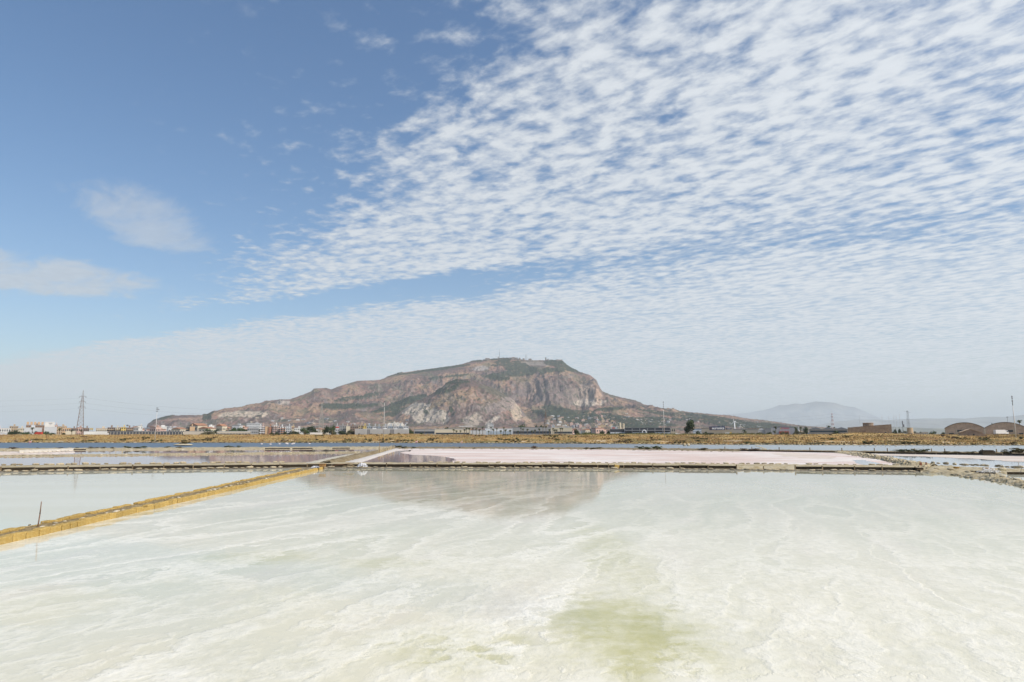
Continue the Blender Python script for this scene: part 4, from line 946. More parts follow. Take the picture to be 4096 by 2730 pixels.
ptr = MB().lathe([(.6, 0), (.42, .1), (.36, .6), (.4, 1.0)], 7).mesh('trunk', mat('palm_bark', (.15, .12, .09), rough=.9), True)
def palm(px_, ytop, D, r_px, label, group=None, seed=0, zb=None, bushy=False):
    x = at(px_, 1735, D).x; z0 = (ground_h(x, D) if zb is None else zb) - .1; rr_ = r_px / F * D; ztop = at(px_, ytop, D).z - rr_ * .75
    t = thing('palm_tree', (x, D, z0), label, 'palm', group, rz=seed)
    h = max(.6, ztop - z0)
    link('fronds', PF[seed % 4], t, (0, 0, h), None, (rr_ * 1.15,) * 3)
    link('dead_fronds', skirt, t, (0, 0, h), None, (rr_ * .9, rr_ * .9, rr_ * (1.3 if not bushy else .8)))
    link('trunk', ptr, t, None, None, (.55, .55, h)); return t
def shrub(px_, py_, w_, h_, kind, label, cat='shrub', z=0.0, group=None, seed=None, loc=None):
    p = loc if loc is not None else gp(px_, py_, z); seed = int(px_) if seed is None else seed
    t = thing('shrub', p, label, cat, group, rz=seed % 6)
    k = 3 if w_ > 4 else 1
    for i in range(k):
        link('foliage', SHR[kind][(seed + i) % 3], t, ((i - (k - 1) / 2) * w_ / k * .9 * math.cos(-(seed % 6)), (i - (k - 1) / 2) * w_ / k * .9 * math.sin(-(seed % 6)), -.05), None, (w_ / k * 1.25, min(w_, 2.4), h_ * (1 - .2 * (i % 2))))
    link('stems', SHR['t'][seed % 3], t, (0, 0, -.05), None, (w_ * .5, min(w_, 2.0) * .5, h_ * .7)); return t
# shrubs on the dikes  (photo x, y of the foot, width and height in metres)
for a in [(52, 1799, 2.6, .75, 't', 'dark twiggy dead bush on the lagoon dike near the left edge'), (150, 1797, 1.1, .5, 't', 'small dry tuft on the lagoon dike above the white slab walkway'), (236, 1796.5, 2.6, .5, 't', 'low dry tuft on the lagoon dike right of the white slab walkway'),
          (305, 1796.5, 1.4, .5, 'b', 'small brown scrub on the lagoon dike at the end of the white slabs'), (385, 1797.5, 4.6, .75, 'b', 'wide brown-green scrub clump on the lagoon dike below the white floodlight row'), (452, 1797, 1.5, .6, 'b', 'short brown scrub between two wide clumps on the lagoon dike'),
          (543, 1797, 6.2, .9, 'g', 'widest green-brown scrub clump on the left lagoon dike, below the leftmost tall pole'), (668, 1795, 2.8, .7, 'g', 'green scrub on the lagoon dike below the small islet'), (722, 1795, 2.4, .65, 'b', 'brown scrub on the lagoon dike just right of the islet'),
          (930, 1793, 5.0, .8, 'g', 'dark green scrub clump on the lagoon dike below the church spire'), (1445, 1790.5, 1.6, .4, 'b', 'tiny brown tuft on the lagoon dike left of the tall marker pole'), (1588, 1791, 2.6, .75, 'g', 'dark scrub at the far end of the diagonal causeway'),
          (1612, 1793, 2.0, .6, 'g', 'second dark scrub just right of the far end of the diagonal causeway'), (1655, 1793.5, 2.2, .5, 'g', 'low dark scrub on the brown bank, third from the diagonal causeway'), (1838, 1794, .9, .5, 't', 'small dark lump on the brown bank, left of centre'), (1897, 1796, 1.0, .4, 'b', 'small brown tuft low on the brown bank at the centre left'),
          (2140, 1797, 1.9, 1.0, 't', 'reddish dry upright bush on the brown bank near the middle'), (2208, 1798, 1.0, .4, 'g', 'small dark tuft right of the reddish dry bush'), (2370, 1799, 5.0, .7, 'b', 'low brown-green scrub on the brown bank below the dark factory shed'),
          (2590, 1801, 5.6, 1.15, 'g', 'largest green bush on the brown bank, below the tall rusty-topped pole'), (2632, 1801.5, 2.0, 1.1, 'g', 'green bush at the right end of the largest bank bush'), (2808, 1803, 3.4, .75, 'b', 'brown mound of scrub at the left end of the plank dike'),
          (3005, 1804, 4.6, .7, 't', 'pale dry scrub on the plank dike beside the stone spit'), (3608, 1811, 3.8, .75, 'g', 'green scrub on the plank dike, left of a pair below the ruined mill tower'), (3670, 1812, 4.6, .9, 'g', 'green scrub on the plank dike, right of a pair below the ruined mill tower'),
          (3835, 1815, 6.5, .55, 'b', 'long low brown scrub on the plank dike below the first hangar'), (4048, 1817, 4.2, 1.0, 'b', 'brown-green scrub on the plank dike near the right edge'), (4082, 1818, 3.2, 1.3, 'b', 'tall brown scrub on the plank dike at the right edge'), (3966, 1816, 1.6, .5, 'b', 'small brown tuft on the plank dike just right of the dark sluice box')]:
    shrub(a[0], a[1], a[2], a[3], a[4], a[5], z=.12)
t = thing('scrub_islet', gp(733, 1783), 'round straw-brown scrub islet standing in the blue lagoon', 'islet')
link('foliage', SHR['b'][1], t, (0, 0, 0), None, (5.0, 3, 2.3)); link('earth', ROCKS2[2], t, (0, 0, .1), None, (6.5, 3, 1.2))
# shrubs in the marsh, each a plant of its own
mk = random.Random(12); desc = {'g': 'dark green marsh shrub', 'b': 'brown-green marsh shrub', 't': 'dark dry marsh shrub'}
for i in range(150):
    px_ = mk.uniform(10, 4086); q = mk.random(); s0 = np.interp((px_ - CX) / F, shx, shy); y = s0 + 6 + (q ** 1.5) * 170; x = (px_ - CX) / F * y
    k = mk.choice('ggbbt'); w_ = mk.uniform(2.2, 6.5); z_ = float(marsh_z(np.array([x]), np.array([y]))[0])
    where = 'by the lagoon shore' if y - s0 < 45 else ('in the middle of the marsh' if y - s0 < 110 else 'near the top of the marsh')
    lm = ['far left, below the white hall', 'below the long dark shed', 'below the orange flats', 'below the pink apartments', 'below the striped warehouse', 'below the cream warehouse', 'below the palm row', 'below the dark factory', 'below the beige shop', 'below the supermarket', 'below the ruined salt store', 'far right, below the hangars'][min(11, int(np.searchsorted([330, 680, 980, 1300, 1680, 1960, 2300, 2760, 3000, 3300, 3700], px_)))]
    shrub(px_, 0, w_, mk.uniform(.9, 2.0), k, '%s %s, %s' % (desc[k], where, lm), loc=Vector((x, y, z_)), group='%ss %s, %s' % (desc[k], where, lm), seed=i)
# stones along the marsh shore
ms = thing('shore_stones', (0, float(np.interp(0, shx, shy)), 0), 'broken row of pale stones along the foot of the marsh bank', 'stone row')
rr = random.Random(9)
for i in range(290):
    u = -.80 + 1.6 * (i + rr.random()) / 290; s0 = float(np.interp(u, shx, shy)); y = s0 + rr.uniform(-1, 5)
    under(link('stone', rr.choice(ROCKS), None, Vector((u * y, y, .05 + .02 * max(0, y - s0))), (0, 0, rr.random()), (rr.uniform(.9, 2.2), .8, rr.uniform(.5, .8))), ms)
# ------------------------------------------------------------------ buildings
def wallm(name, c, **k): return mat(name, c, rough=.9, c2=tuple(x * .82 for x in c), scale=.35, var=.12, **k)
W = {'white': wallm('white_render', (.74, .72, .68)), 'grey_white': wallm('grey_white_render', (.56, .57, .58)), 'cream': wallm('cream_render', (.66, .58, .44)), 'tan': wallm('tan_render', (.50, .385, .26)),
     'ochre': wallm('ochre_render', (.60, .45, .25)), 'orange': wallm('orange_render', (.60, .41, .25)), 'pink': wallm('pink_render', (.64, .44, .37)), 'brick': wallm('brick_red', (.44, .22, .14)), 'brown': wallm('brown_render', (.27, .19, .145)),
     'grey': wallm('grey_render', (.36, .355, .35)), 'blue_grey': wallm('blue_grey_panel', (.40, .46, .52)), 'beige': wallm('beige_panel', (.52, .46, .38)), 'dark': wallm('dark_fascia_and_shade', (.085, .09, .10)), 'white_panel': wallm('white_panel', (.70, .72, .74)),
     'yellow': wallm('yellow_render', (.72, .52, .16)), 'stone': mat('tuff_masonry', (.46, .345, .25), rough=.95, c2=(.33, .24, .18), scale=.6, var=.35, bump=.06, bscale=2), 'hangar': mat('hangar_masonry', (.60, .48, .39), rough=.95, c2=(.44, .35, .28), scale=.35, var=.3, bump=.05, bscale=2)}
GLASS = mat('dark_glass', (.035, .045, .06), rough=.25); TILE = mat('roof_tile', (.40, .21, .13), rough=.9, c2=(.32, .17, .11), scale=.8, var=.2); ROOFG = mat('grey_roof', (.30, .30, .31), rough=.8); ROOFW = mat('white_roof', (.68, .68, .67), rough=.8)
SHUT = mat('brown_shutter', (.16, .09, .05), rough=.8); REDP = mat('red_paint', (.50, .055, .035), rough=.6); NAVY = mat('navy_paint', (.012, .03, .12), rough=.5); WHP = mat('white_paint', (.78, .78, .78), rough=.6)
UB = MB().box((0, 0, .5), (1, 1, 1))
UBM = {}
def ubox(m, name):
    k = (m.name, name)
    if k not in UBM: UBM[k] = UB.mesh(name, m)
    return UBM[k]
def part(root, name, m, c, sz, rz=0.0):
    """box part: c is the middle of its underside"""
    return link(name, ubox(m, name), root, c, (0, 0, rz), sz)
def bld(px0, px1, ytop, D, wall, label, cat='building', name='building', fl=0, nc=0, roof='flat', rm=None, dp=None, win=None, group=None, rz=0.0, ybase=None, ww=.5, hh=.5, band=None, balc=False, side=True, sill=False, gables=1):
    wall = W[wall] if isinstance(wall, str) else wall
    x0 = at(px0, 1730, D).x; x1 = at(px1, 1730, D).x; w_ = x1 - x0; cx = (x0 + x1) / 2; z0 = (3.0 if D > 560 else ground_h(cx, D)) - .3 if D < 2500 else gz(cx, D) - 2
    if ybase is not None: z0 = at(px0, ybase, D).z
    h = at((px0 + px1) / 2, ytop, D).z - z0; dp = dp or min(w_, max(9, h)); win = win or GLASS; rm = rm or ROOFG
    phi = math.atan2(cx, D); w_ *= math.cos(phi)
    t = thing(name, (cx + math.sin(phi) * dp / 2, D + math.cos(phi) * dp / 2, z0), label, cat, group, rz - phi)
    y = -dp / 2
    if roof == 'gable':
        eh = h * .80; part(t, 'wall', wall, (0, 0, 0), (w_, dp, eh)); g = MB(); gw = w_ / gables
        for k in range(gables):
            xa = -w_ / 2 + k * gw; g.prism([(xa - .15, eh), (xa + gw + .0, eh), (xa + gw / 2, h)], y - .15, dp / 2 + .15)
        g.obj('roof', rm, t); bh = eh
    else:
        bh = h * (.97 if roof == 'flat' else 1); part(t, 'wall', wall, (0, 0, 0), (w_, dp, bh))
        part(t, 'roof', rm, (0, 0, bh), (w_ + .3, dp + .3, max(.25, h * .03)))
        if roof == 'flat' and h > 9:
            part(t, 'roof_hut', wall, (w_ * rnd.uniform(-.2, .2), 0, h), (w_ * .22, dp * .3, 2.4))
    if band: # horizontal ribbon of glass
        for (b0, b1) in band: part(t, 'window_band', win, (0, y - .02, bh * b0), (w_ * .94, .12, bh * (b1 - b0)))
    if fl and nc:
        fh = bh / fl; cw_ = w_ / nc
        for i in range(fl):
            for j in range(nc):
                part(t, 'window', win, (-w_ / 2 + cw_ * (j + .5), y - .02, fh * (i + .5 - hh / 2)), (cw_ * ww, .14, fh * hh))
            if balc and i: part(t, 'balcony', WHP if balc is True else balc, (0, y - .55, fh * i - .1), (w_ * .86, 1.1, fh * .30))
        if side and D < 1600:
            for i in range(fl):
                for sgn in ((1,) if cx < 0 else ()):
                    part(t, 'window', win, (sgn * (w_ / 2 + .02), 0, fh * (i + .5 - hh / 2)), (.14, dp * .22, fh * hh))
    t['_w'] = w_; t['_h'] = h; t['_d'] = dp
    return t
B = bld
B(-60, 30, 1729, 580, 'grey_white', 'low pale grey-green shed at the far left edge of the town', roof='gable', dp=14)
B(-40, 42, 1713, 760, 'white', 'long white two-storey block at the left edge behind the grey shed', fl=2, nc=9)
B(36, 71, 1705, 900, 'tan', 'tan block with a small rooftop tower behind the dark trees at far left', fl=4, nc=4)
B(68, 97, 1713, 880, 'cream', 'cream block between the tan tower block and the big white hall', fl=3, nc=4)
t = B(102, 176, 1701, 980, 'brown', 'brown and orange apartment block rising behind the large white hall', fl=4, nc=8, win=SHUT)
for k in range(5): part(t, 'penthouse', W['orange'], (-.42 * t['_w'] + k * .2 * t['_w'], 0, t['_h'] + .3), (t['_w'] * .13, 7, 4.2))
B(95, 167, 1711, 700, 'grey_white', 'low grey-white wing of the big hall behind a palm tree', name='hall', fl=1, nc=5, ww=.2, hh=.15, rm=ROOFW)
t = B(176, 216, 1690, 740, 'white', 'tall white windowless tower of the big hall, highest building on the left', name='hall', rm=ROOFW, roof='plain')
for z_, w_, hgt in ((.90, .36, .055), (.815, .2, .03), (.60, .2, .03)): part(t, 'louvre', ROOFG, (t['_w'] * .08, -t['_d'] / 2 - .03, t['_h'] * z_), (t['_w'] * w_, .12, t['_h'] * hgt))
B(178, 226, 1709, 700, 'grey_white', 'plain pale grey block in front of the white tower', name='hall', rm=ROOFW, roof='plain')
B(217, 229, 1700, 900, 'pink', 'narrow pinkish block peeking out right of the white tower', fl=3, nc=2)
B(226, 266, 1706, 860, 'tan', 'tan apartment block right of the white tower, behind a tall palm', fl=4, nc=5, win=SHUT)
B(248, 282, 1712, 800, 'orange', 'pale orange stepped house left of the leftmost pylon', name='house', fl=2, nc=4)
B(262, 306, 1724, 640, 'cream', 'low cream shed at the foot of the leftmost pylon', name='shed')
B(281, 306, 1713, 1000, 'brown', 'brown row of flats directly behind the leftmost pylon', fl=3, nc=5)
B(305, 330, 1710, 940, 'pink', 'pale pink house just left of the pylon leg, with a white roof room', name='house', fl=2, nc=3, rm=TILE)
B(332, 356, 1712, 900, 'brown', 'dark red-brown house just right of the leftmost pylon', name='house', fl=2, nc=3)
t = thing('billboard', at(365, 1722, 700), 'yellow billboard above the low sheds right of the leftmost pylon', 'billboard'); wq = 13 / F * 700
part(t, 'panel', W['yellow'], (0, 0, .2), (wq, .3, 2.0)); part(t, 'post', ROOFG, (-1, .1, -5), (.25, .25, 5.2)); part(t, 'post', ROOFG, (1, .1, -5), (.25, .25, 5.2))
part(t, 'print', WHP, (0, -.18, .85), (wq * .6, .04, .5))
t = B(334, 430, 1727, 640, 'white', 'long white low warehouse with red and dark blue doors', name='warehouse', rm=ROOFW, dp=20, roof='plain')
part(t, 'door', REDP, (-t['_w'] * .02 + 5, -t['_d'] / 2 - .05, 0), (2.9, .12, 2.6))
t = B(380, 508, 1734, 600, 'white', 'low white boundary wall with dark blue and red panels', cat='wall', name='wall', roof='plain', rm=ROOFW, dp=.4)
for k, (fx, wd_, m_) in enumerate([(-.42, 4.4, NAVY), (-.12, 2.6, NAVY), (.01, 1.2, REDP), (.06, 1.0, REDP), (.17, 4.2, NAVY), (.36, 1.2, NAVY)]): part(t, 'panel', m_, (t['_w'] * fx, -.25, .4), (wd_, .1, 1.5))
B(383, 432, 1714, 900, 'cream', 'long cream house row behind the white warehouse', name='house', fl=2, nc=6, rm=TILE)
B(429, 462, 1710, 820, 'brown', 'brown apartment block with four balcony rows, left of the yellow one', fl=4, nc=4, balc=W['tan'])
B(460, 484, 1711, 815, 'cream', 'cream apartment section between brown and yellow blocks', fl=4, nc=3, balc=W['tan'])
B(483, 503, 1709, 812, 'yellow', 'narrow yellow apartment block beside the floodlight mast', fl=4, nc=2)
B(503, 534, 1711, 830, 'brown', 'brown apartment block right of the yellow one', fl=4, nc=4, balc=W['tan'])
B(535, 552, 1710, 1000, 'grey', 'grey-violet flats right of the brown apartment block', fl=3, nc=3)
B(550, 569, 1703, 1050, 'white', 'bright white cube-like block standing above the low houses at left', fl=3, nc=2, ww=.2)
t = B(440, 735, 1727, 590, 'dark', 'very long dark open-sided shed stretching left of the beige wall', name='shed', dp=12, roof='plain', rm=ROOFG)
for k in range(24): part(t, 'column', W['beige'], (-t['_w'] / 2 + (k + .5) * t['_w'] / 24, -t['_d'] / 2 - .1, 0), (.35, .2, t['_h'] * .9))
B(735, 852, 1726, 585, 'beige', 'long plain beige concrete wall right of the dark open shed', cat='wall', name='wall', roof='plain', rm=ROOFG, dp=.5)
t = B(758, 779, 1706, 760, 'orange', 'bright orange block of flats with plain windowless end wall', roof='flat')
B(743, 758, 1708, 762, 'dark', 'balconied side of the orange block, its shade painted dark', fl=4, nc=2, balc=W['tan'])  # shaded side of the orange flats; the shade is put into a dark wall colour
ch = thing('church', (at(869, 1730, 1300).x, 1300, 3), 'brown church tower with pointed spire rising above the low roofs', 'church')
hC = at(869, 1708, 1300).z - 3; part(ch, 'tower', W['brown'], (0, 0, 0), (4.6, 4.6, hC)); MB().lathe([(2.9, hC), (1.4, hC + 4), (.1, at(869, 1694, 1300).z - 3)], 8).obj('spire', W['brown'], ch)
for dx_ in (-1.0, 1.0): part(ch, 'belfry_opening', GLASS, (dx_, -2.35, hC * .72), (.9, .15, 2.2))
B(876, 912, 1711, 1200, 'orange', 'orange-pink house with tiled roof right of the church spire', name='house', fl=3, nc=4, roof='gable', rm=TILE)
B(850, 868, 1717, 1200, 'orange', 'low orange house left of the church spire', name='house', fl=1, nc=3, roof='gable', rm=TILE)
t = B(868, 1003, 1727, 600, 'beige', 'long low open grandstand-like shed with pale roof and dark bays', name='shed', roof='plain', dp=8, rm=ROOFW)
for k in range(11): part(t, 'bay', GLASS, (-t['_w'] / 2 + (k + .5) * t['_w'] / 11, -t['_d'] / 2 - .02, .6), (t['_w'] / 11 * .84, .12, t['_h'] * .5))
B(985, 1046, 1694, 2100, 'grey_white', 'large pale blue-grey hospital-like block behind the pink apartments', fl=6, nc=10, ww=.75, hh=.3)
B(990, 1040, 1712, 1250, 'grey', 'grey flats in front of the large pale blue-grey block', fl=3, nc=6)
B(1035, 1050, 1706, 820, 'white', 'narrow white apartment tower left of the pink one', fl=5, nc=2, balc=True)
B(1046, 1060, 1700, 800, 'pink', 'dark pink narrow apartment tower with white balconies', fl=6, nc=2, balc=True)
B(1060, 1074, 1706, 800, 'orange', 'salmon windowless slab between two apartment towers', roof='plain')
B(1074, 1091, 1707, 800, 'brick', 'brick-red slab of flats left of the white balconied block', fl=5, nc=2, ww=.2)
B(1090, 1112, 1700, 800, 'white', 'tallest white and pink apartment block with red-brown balconies', fl=6, nc=3, balc=W['pink'])
B(1110, 1122, 1706, 805, 'pink', 'narrow pink apartment section beside the white block', fl=5, nc=1)
B(1120, 1143, 1707, 798, 'white', 'white apartment block striped with brick-red balconies', fl=5, nc=2, balc=W['brick'])
B(1143, 1165, 1704, 840, 'grey_white', 'grey-white apartment block at the right end of the pink and white row', fl=5, nc=3, balc=True)
B(1163, 1178, 1703, 1500, 'ochre', 'small ochre block behind the grey-white flats', fl=3, nc=3)
B(1176, 1212, 1712, 1150, 'white', 'low white flats left of the big dark tree group', fl=3, nc=5)
t = B(1342, 1356, 1704, 700, 'grey_white', 'narrow white block with bright red upper storey behind the trees', fl=4, nc=2); part(t, 'red_band', REDP, (0, -t['_d'] / 2 - .1, t['_h'] * .80), (t['_w'] * .98, .12, t['_h'] * .12))
B(1356, 1384, 1703, 780, 'grey', 'grey apartment block right of the red-topped one', fl=5, nc=4)
B(1384, 1400, 1704, 775, 'cream', 'narrow pale cream slab beside the grey apartments', fl=0, nc=0)
B(1400, 1433, 1705, 800, 'brown', 'dark brown apartment block, left of two tan ones', fl=5, nc=4)
B(1433, 1452, 1700, 790, 'tan', 'tan apartment tower with one window column', fl=5, nc=2)
B(1451, 1466, 1703, 788, 'yellow', 'pale yellow flats next to the tan tower', fl=5, nc=2)
for i, (a_, b_) in enumerate([(1466, 1487), (1489, 1506), (1508, 1524), (1530, 1548), (1552, 1571), (1574, 1592), (1594, 1610), (1613, 1634)]):
    B(a_, b_, 1704 + (i % 3), 740, 'grey_white' if i % 2 else 'blue_grey', '%s block of the grey-blue housing row behind the striped warehouse, counted from the left' % ['first', 'second', 'third', 'fourth', 'fifth', 'sixth', 'seventh', 'eighth'][i], fl=4, nc=3, balc=True if i % 2 else W['grey'])
# striped warehouse: ribs built one by one
RIB = wallm('pale_rib', (.62, .59, .555)); RIBD = wallm('rib_gap', (.24, .23, .225))
t = B(1420, 1637, 1718, 560, RIBD, 'long pale warehouse with vertical ribbed cladding below the quarry hill', name='warehouse', roof='plain', rm=ROOFW, dp=24)
nrib = 50
for k in range(nrib):
    if 11 <= k <= 13 or 32 <= k <= 35: continue
    part(t, 'rib', RIB, (-t['_w'] / 2 + (k + .5) * t['_w'] / nrib, -t['_d'] / 2 - .1, .2), (t['_w'] / nrib * .62, .28, t['_h'] * .95))
for k in (.08, .30, .5, .72, .92): part(t, 'door', GLASS, (t['_w'] * (k - .5), -t['_d'] / 2 - .22, 1.2), (1.6, .12, 1.4))
B(1656, 1740, 1719, 620, 'grey', 'low grey building with a dark window strip left of the cream warehouse', name='warehouse', band=[(.45, .75)], roof='plain', dp=20)
t = B(1739, 1882, 1718, 570, 'cream', 'long cream warehouse with one dark window strip, partly behind palms', name='warehouse', band=[(.36, .54)], roof='plain', rm=ROOFW, dp=22)
B(1880, 1945, 1722, 600, 'grey_white', 'low pale hall joining the cream warehouse to the white-roofed hall', name='warehouse', roof='plain', dp=18)
B(1940, 2050, 1716, 610, 'white_panel', 'white-roofed glass-fronted hall behind the row of tall palms', name='warehouse', band=[(.15, .7)], rm=ROOFW, roof='plain', win=W['blue_grey'], dp=20)
B(2048, 2228, 1711, 640, 'grey', 'long dark grey warehouse behind the palms with a small round sign', name='warehouse', band=[(.35, .6)], roof='plain', dp=30)
t = B(2204, 2289, 1711, 590, 'cream', 'cream factory hall with a strip of dark windows, right end of the palm row', name='warehouse', roof='plain', rm=ROOFW, dp=24)
for k in range(12): part(t, 'window', GLASS, (t['_w'] * (-.30 + .70 * k / 11 * 1.08), -t['_d'] / 2 - .02, t['_h'] * .36), (1.1, .12, t['_h'] * .2))
for i, (a_, b_, y_) in enumerate([(1943, 1952, 1698), (1950, 1961, 1693), (1961, 1974, 1695)]): B(a_, b_, y_, 1700, ['grey', 'white', 'grey_white'][i], ['grey lower block left of the white tower flats below the quarry hill', 'tall white tower block below the quarry hill', 'pale grey tower block right of the white one below the quarry hill'][i], fl=7, nc=2, ww=.3)
B(1835, 1890, 1705.5, 1500, 'white', 'long thin white flat roof above the palms, below the quarry hill', name='shed', roof='plain', rm=ROOFW, ybase=1708)
# dark factory with white panels, silos
t = B(2440, 2500, 1718, 640, 'dark', 'low dark-topped factory wing with a red and white sign board', name='factory', roof='plain', dp=20)
for k in range(3): part(t, 'panel', W['white_panel'], (t['_w'] * (-.33 + .33 * k), -t['_d'] / 2 - .05, 0), (t['_w'] * .30, .1, t['_h'] * .62))
part(t, 'sign_board', W['grey_white'], (-t['_w'] * .2, -t['_d'] / 2, t['_h']), (6, .4, 2.4)); part(t, 'red_mark', REDP, (-t['_w'] * .26, -t['_d'] / 2 - .25, t['_h'] + .7), (2.6, .1, 1.0))
t = B(2498, 2681, 1712, 610, 'dark', 'long factory with dark fascia and white wall panels between columns', name='factory', roof='plain', dp=30)
for k in range(6): part(t, 'panel', W['white_panel'], (t['_w'] * (-.5 + (k + .5) / 6), -t['_d'] / 2 - .05, 0), (t['_w'] / 6 * .90, .1, t['_h'] * (.36 if k in (0, 3) else .5)))
for k in range(7): part(t, 'column', ROOFG, (t['_w'] * (-.5 + k / 6), -t['_d'] / 2 - .12, 0), (.7, .25, t['_h'] * .95))
part(t, 'canopy', ROOFG, (0, -t['_d'] / 2 - .5, t['_h'] * .66), (t['_w'], 1.0, .5))
ar = MB(); Q = [Vector((1.6 * math.cos(a_), 0, 1.6 * math.sin(a_))) for a_ in np.linspace(0, math.pi, 9)]
for a, b in zip(Q, Q[1:]): ar.bar(a, b, .5, n=6)
ar.bar(Q[0], Q[0] - Vector((0, 0, 4)), .5, n=6); ar.bar(Q[-1], Q[-1] - Vector((0, 0, 4)), .5, n=6)
ar.obj('duct', WHP, t, (t['_w'] * -.07, -t['_d'] / 2 - 1.2, 4.2))
B(2680, 2702, 1712, 620, 'cream', 'short cream end block at the right end of the dark factory', name='factory', fl=2, nc=3)
for i, (px_, r_, yt) in enumerate([(2480, 5.5, 1694), (2494, 4.5, 1697)]):
    D = 1250; t = thing('silo', (at(px_, 1730, D).x, D, 3), ['wide cream silo above the dark factory, left of two', 'narrower cream silo above the dark factory, right of two'][i], 'silo'); r_ = r_ / F * D; hz_ = at(px_, yt, D).z - 3
    MB().lathe([(r_, 0), (r_, hz_), (r_ * .9, hz_ + .8)], 14).obj('drum', W['cream'], t, smooth=False); MB().lathe([(r_ * 1.06, hz_ - 1.5), (r_ * 1.06, hz_ - .6)], 14).obj('rim', W['ochre'], t)
B(2465, 2476, 1703, 1240, 'cream', 'boxy cream silo building beside the two silos', fl=3, nc=1)
B(2772, 2806, 1716, 640, 'blue_grey', 'pale blue-grey banded low building beside the big single tree', name='warehouse', band=[(.2, .3), (.45, .55), (.7, .8)], roof='plain', dp=16, win=WHP)
# electronics shop
t = B(2806, 2931, 1713, 560, 'beige', 'beige shop building carrying a large dark blue sign board with white lettering', cat='shop', name='shop', roof='plain', dp=26)
part(t, 'shop_front', NAVY, (-t['_w'] * .02, -t['_d'] / 2 - .05, .1), (t['_w'] * .96, .1, t['_h'] * .30)); part(t, 'window', GLASS, (-t['_w'] * .29, -t['_d'] / 2 - .08, .3), (t['_w'] * .36, .12, t['_h'] * .42))
part(t, 'entrance', WHP, (t['_w'] * .33, -t['_d'] / 2 - .1, 0), (3.4, .2, t['_h'] * .48)); part(t, 'poster', W['yellow'], (t['_w'] * .43, -t['_d'] / 2 - .14, .4), (1.4, .06, t['_h'] * .5)); part(t, 'poster', REDP, (t['_w'] * .465, -t['_d'] / 2 - .14, .4), (.6, .06, t['_h'] * .2))
def lettering(root, body, size, m, loc, bold=.012, name='lettering', sx=1.0):
    c = bpy.data.curves.new(name, 'FONT'); c.body = body; c.size = size; c.extrude = .03; c.offset = bold * size; c.align_x = 'CENTER'; c.align_y = 'CENTER'; c.resolution_u = 3; c.materials.append(m)
    o = bpy.data.objects.new(name, c); col.objects.link(o); bpy.context.view_layer.update()
    me = bpy.data.meshes.new_from_object(o.evaluated_get(bpy.context.evaluated_depsgraph_get())); bpy.data.objects.remove(o)
    return link(name, me, root, loc, (math.pi / 2, 0, 0), (sx, 1, 1))
sgw = (2898 - 2839) / F * 558; sgh = 13.5 / F * 558
pS = -math.atan2(820, F)
sg = thing('sign_board', at(2868.5, 1714, 557), 'large dark blue sign board with white lettering on the beige shop roof', 'sign', rz=pS)
part(sg, 'board', NAVY, (0, .1, -sgh / 2), (sgw, .3, sgh)); lettering(sg, 'euronics', 2.75, WHP, (.75, -.1, .05), .045, sx=1.0)
stt = MB()
for k in range(6):
    a_ = k * math.pi / 3 + .3; stt.bar((.85 * math.cos(a_) * .55, 0, .85 * math.sin(a_) * .55), (.85 * math.cos(a_), 0, .85 * math.sin(a_)), .13, n=4)
stt.obj('star_mark', W['yellow'], sg, (-sgw / 2 + 1.25, -.12, 0))
s2 = thing('small_sign', at(2915, 1716.5, 556), 'small dark blue sign on the right part of the beige shop wall', 'sign', rz=pS); part(s2, 'board', NAVY, (0, .1, -.55), (3.9, .2, 1.0)); part(s2, 'print', WHP, (.1, -.02, -.25), (2.6, .04, .4))
B(2931, 3032, 1718, 600, 'beige', 'low plain beige storage wall right of the shop', name='warehouse', roof='plain', dp=20)
B(3032, 3062, 1714, 605, 'grey_white', 'pale grey block left of the darker grey one beside the supermarket', name='warehouse', roof='gable', rm=ROOFW, dp=14)
B(3060, 3084, 1715, 600, 'grey', 'darker grey block touching the left side of the supermarket', name='warehouse', roof='plain', dp=14)
B(2990, 3035, 1715, 680, 'tan', 'low tan building with tiled roof behind the storage wall', name='warehouse', rm=TILE, dp=12)
t = B(3083, 3179, 1703, 600, 'blue_grey', 'large pale grey supermarket with a red portal and red sign', cat='supermarket', name='supermarket', roof='gable', rm=ROOFG, dp=26)
W['light_grey'] = wallm('light_grey_panel', (.50, .50, .51)); 
for k in range(8): part(t, 'wall_panel', W['light_grey'], (t['_w'] * (-.5 + (k + .5) / 8), -t['_d'] / 2 - .06, 0), (t['_w'] / 8 * .96, .1, t['_h'] * .79))
part(t, 'portal', mat('portal_red', (.45, .10, .06), rough=.7), (-t['_w'] * .5 + (3136 - 3083) / 96 * t['_w'], -t['_d'] / 2 - .9, 0), (35 / F * 600, 1.6, 14.5 / F * 600 + 1.6)); 
g = thing('supermarket_sign', at(3138, 1714.5, 593), 'red lettering with a yellow flower mark above the red portal', 'sign', rz=-math.atan2(1090, F)); lettering(g, 'CONAD', 1.7, mat('sign_red', (.62, .03, .06), rough=.5), (.5, -.1, 0), .03, sx=1.05)
MB().bar((-3.1, -.1, 0), (-3.1, -.02, 0), .62, n=8).obj('flower_mark', W['yellow'], g)
# gabled workshops
t = B(3236, 3392, 1710, 590, 'beige', 'row of gabled pale workshops with window strips left of the ruined building', name='workshop', roof='gable', rm=ROOFG, gables=3, dp=24, band=[(.62, .82)])
for k in (-.40, -.02, .30): part(t, 'door', NAVY, (t['_w'] * k, -t['_d'] / 2 - .12, .8), (3.6, .12, 1.8))
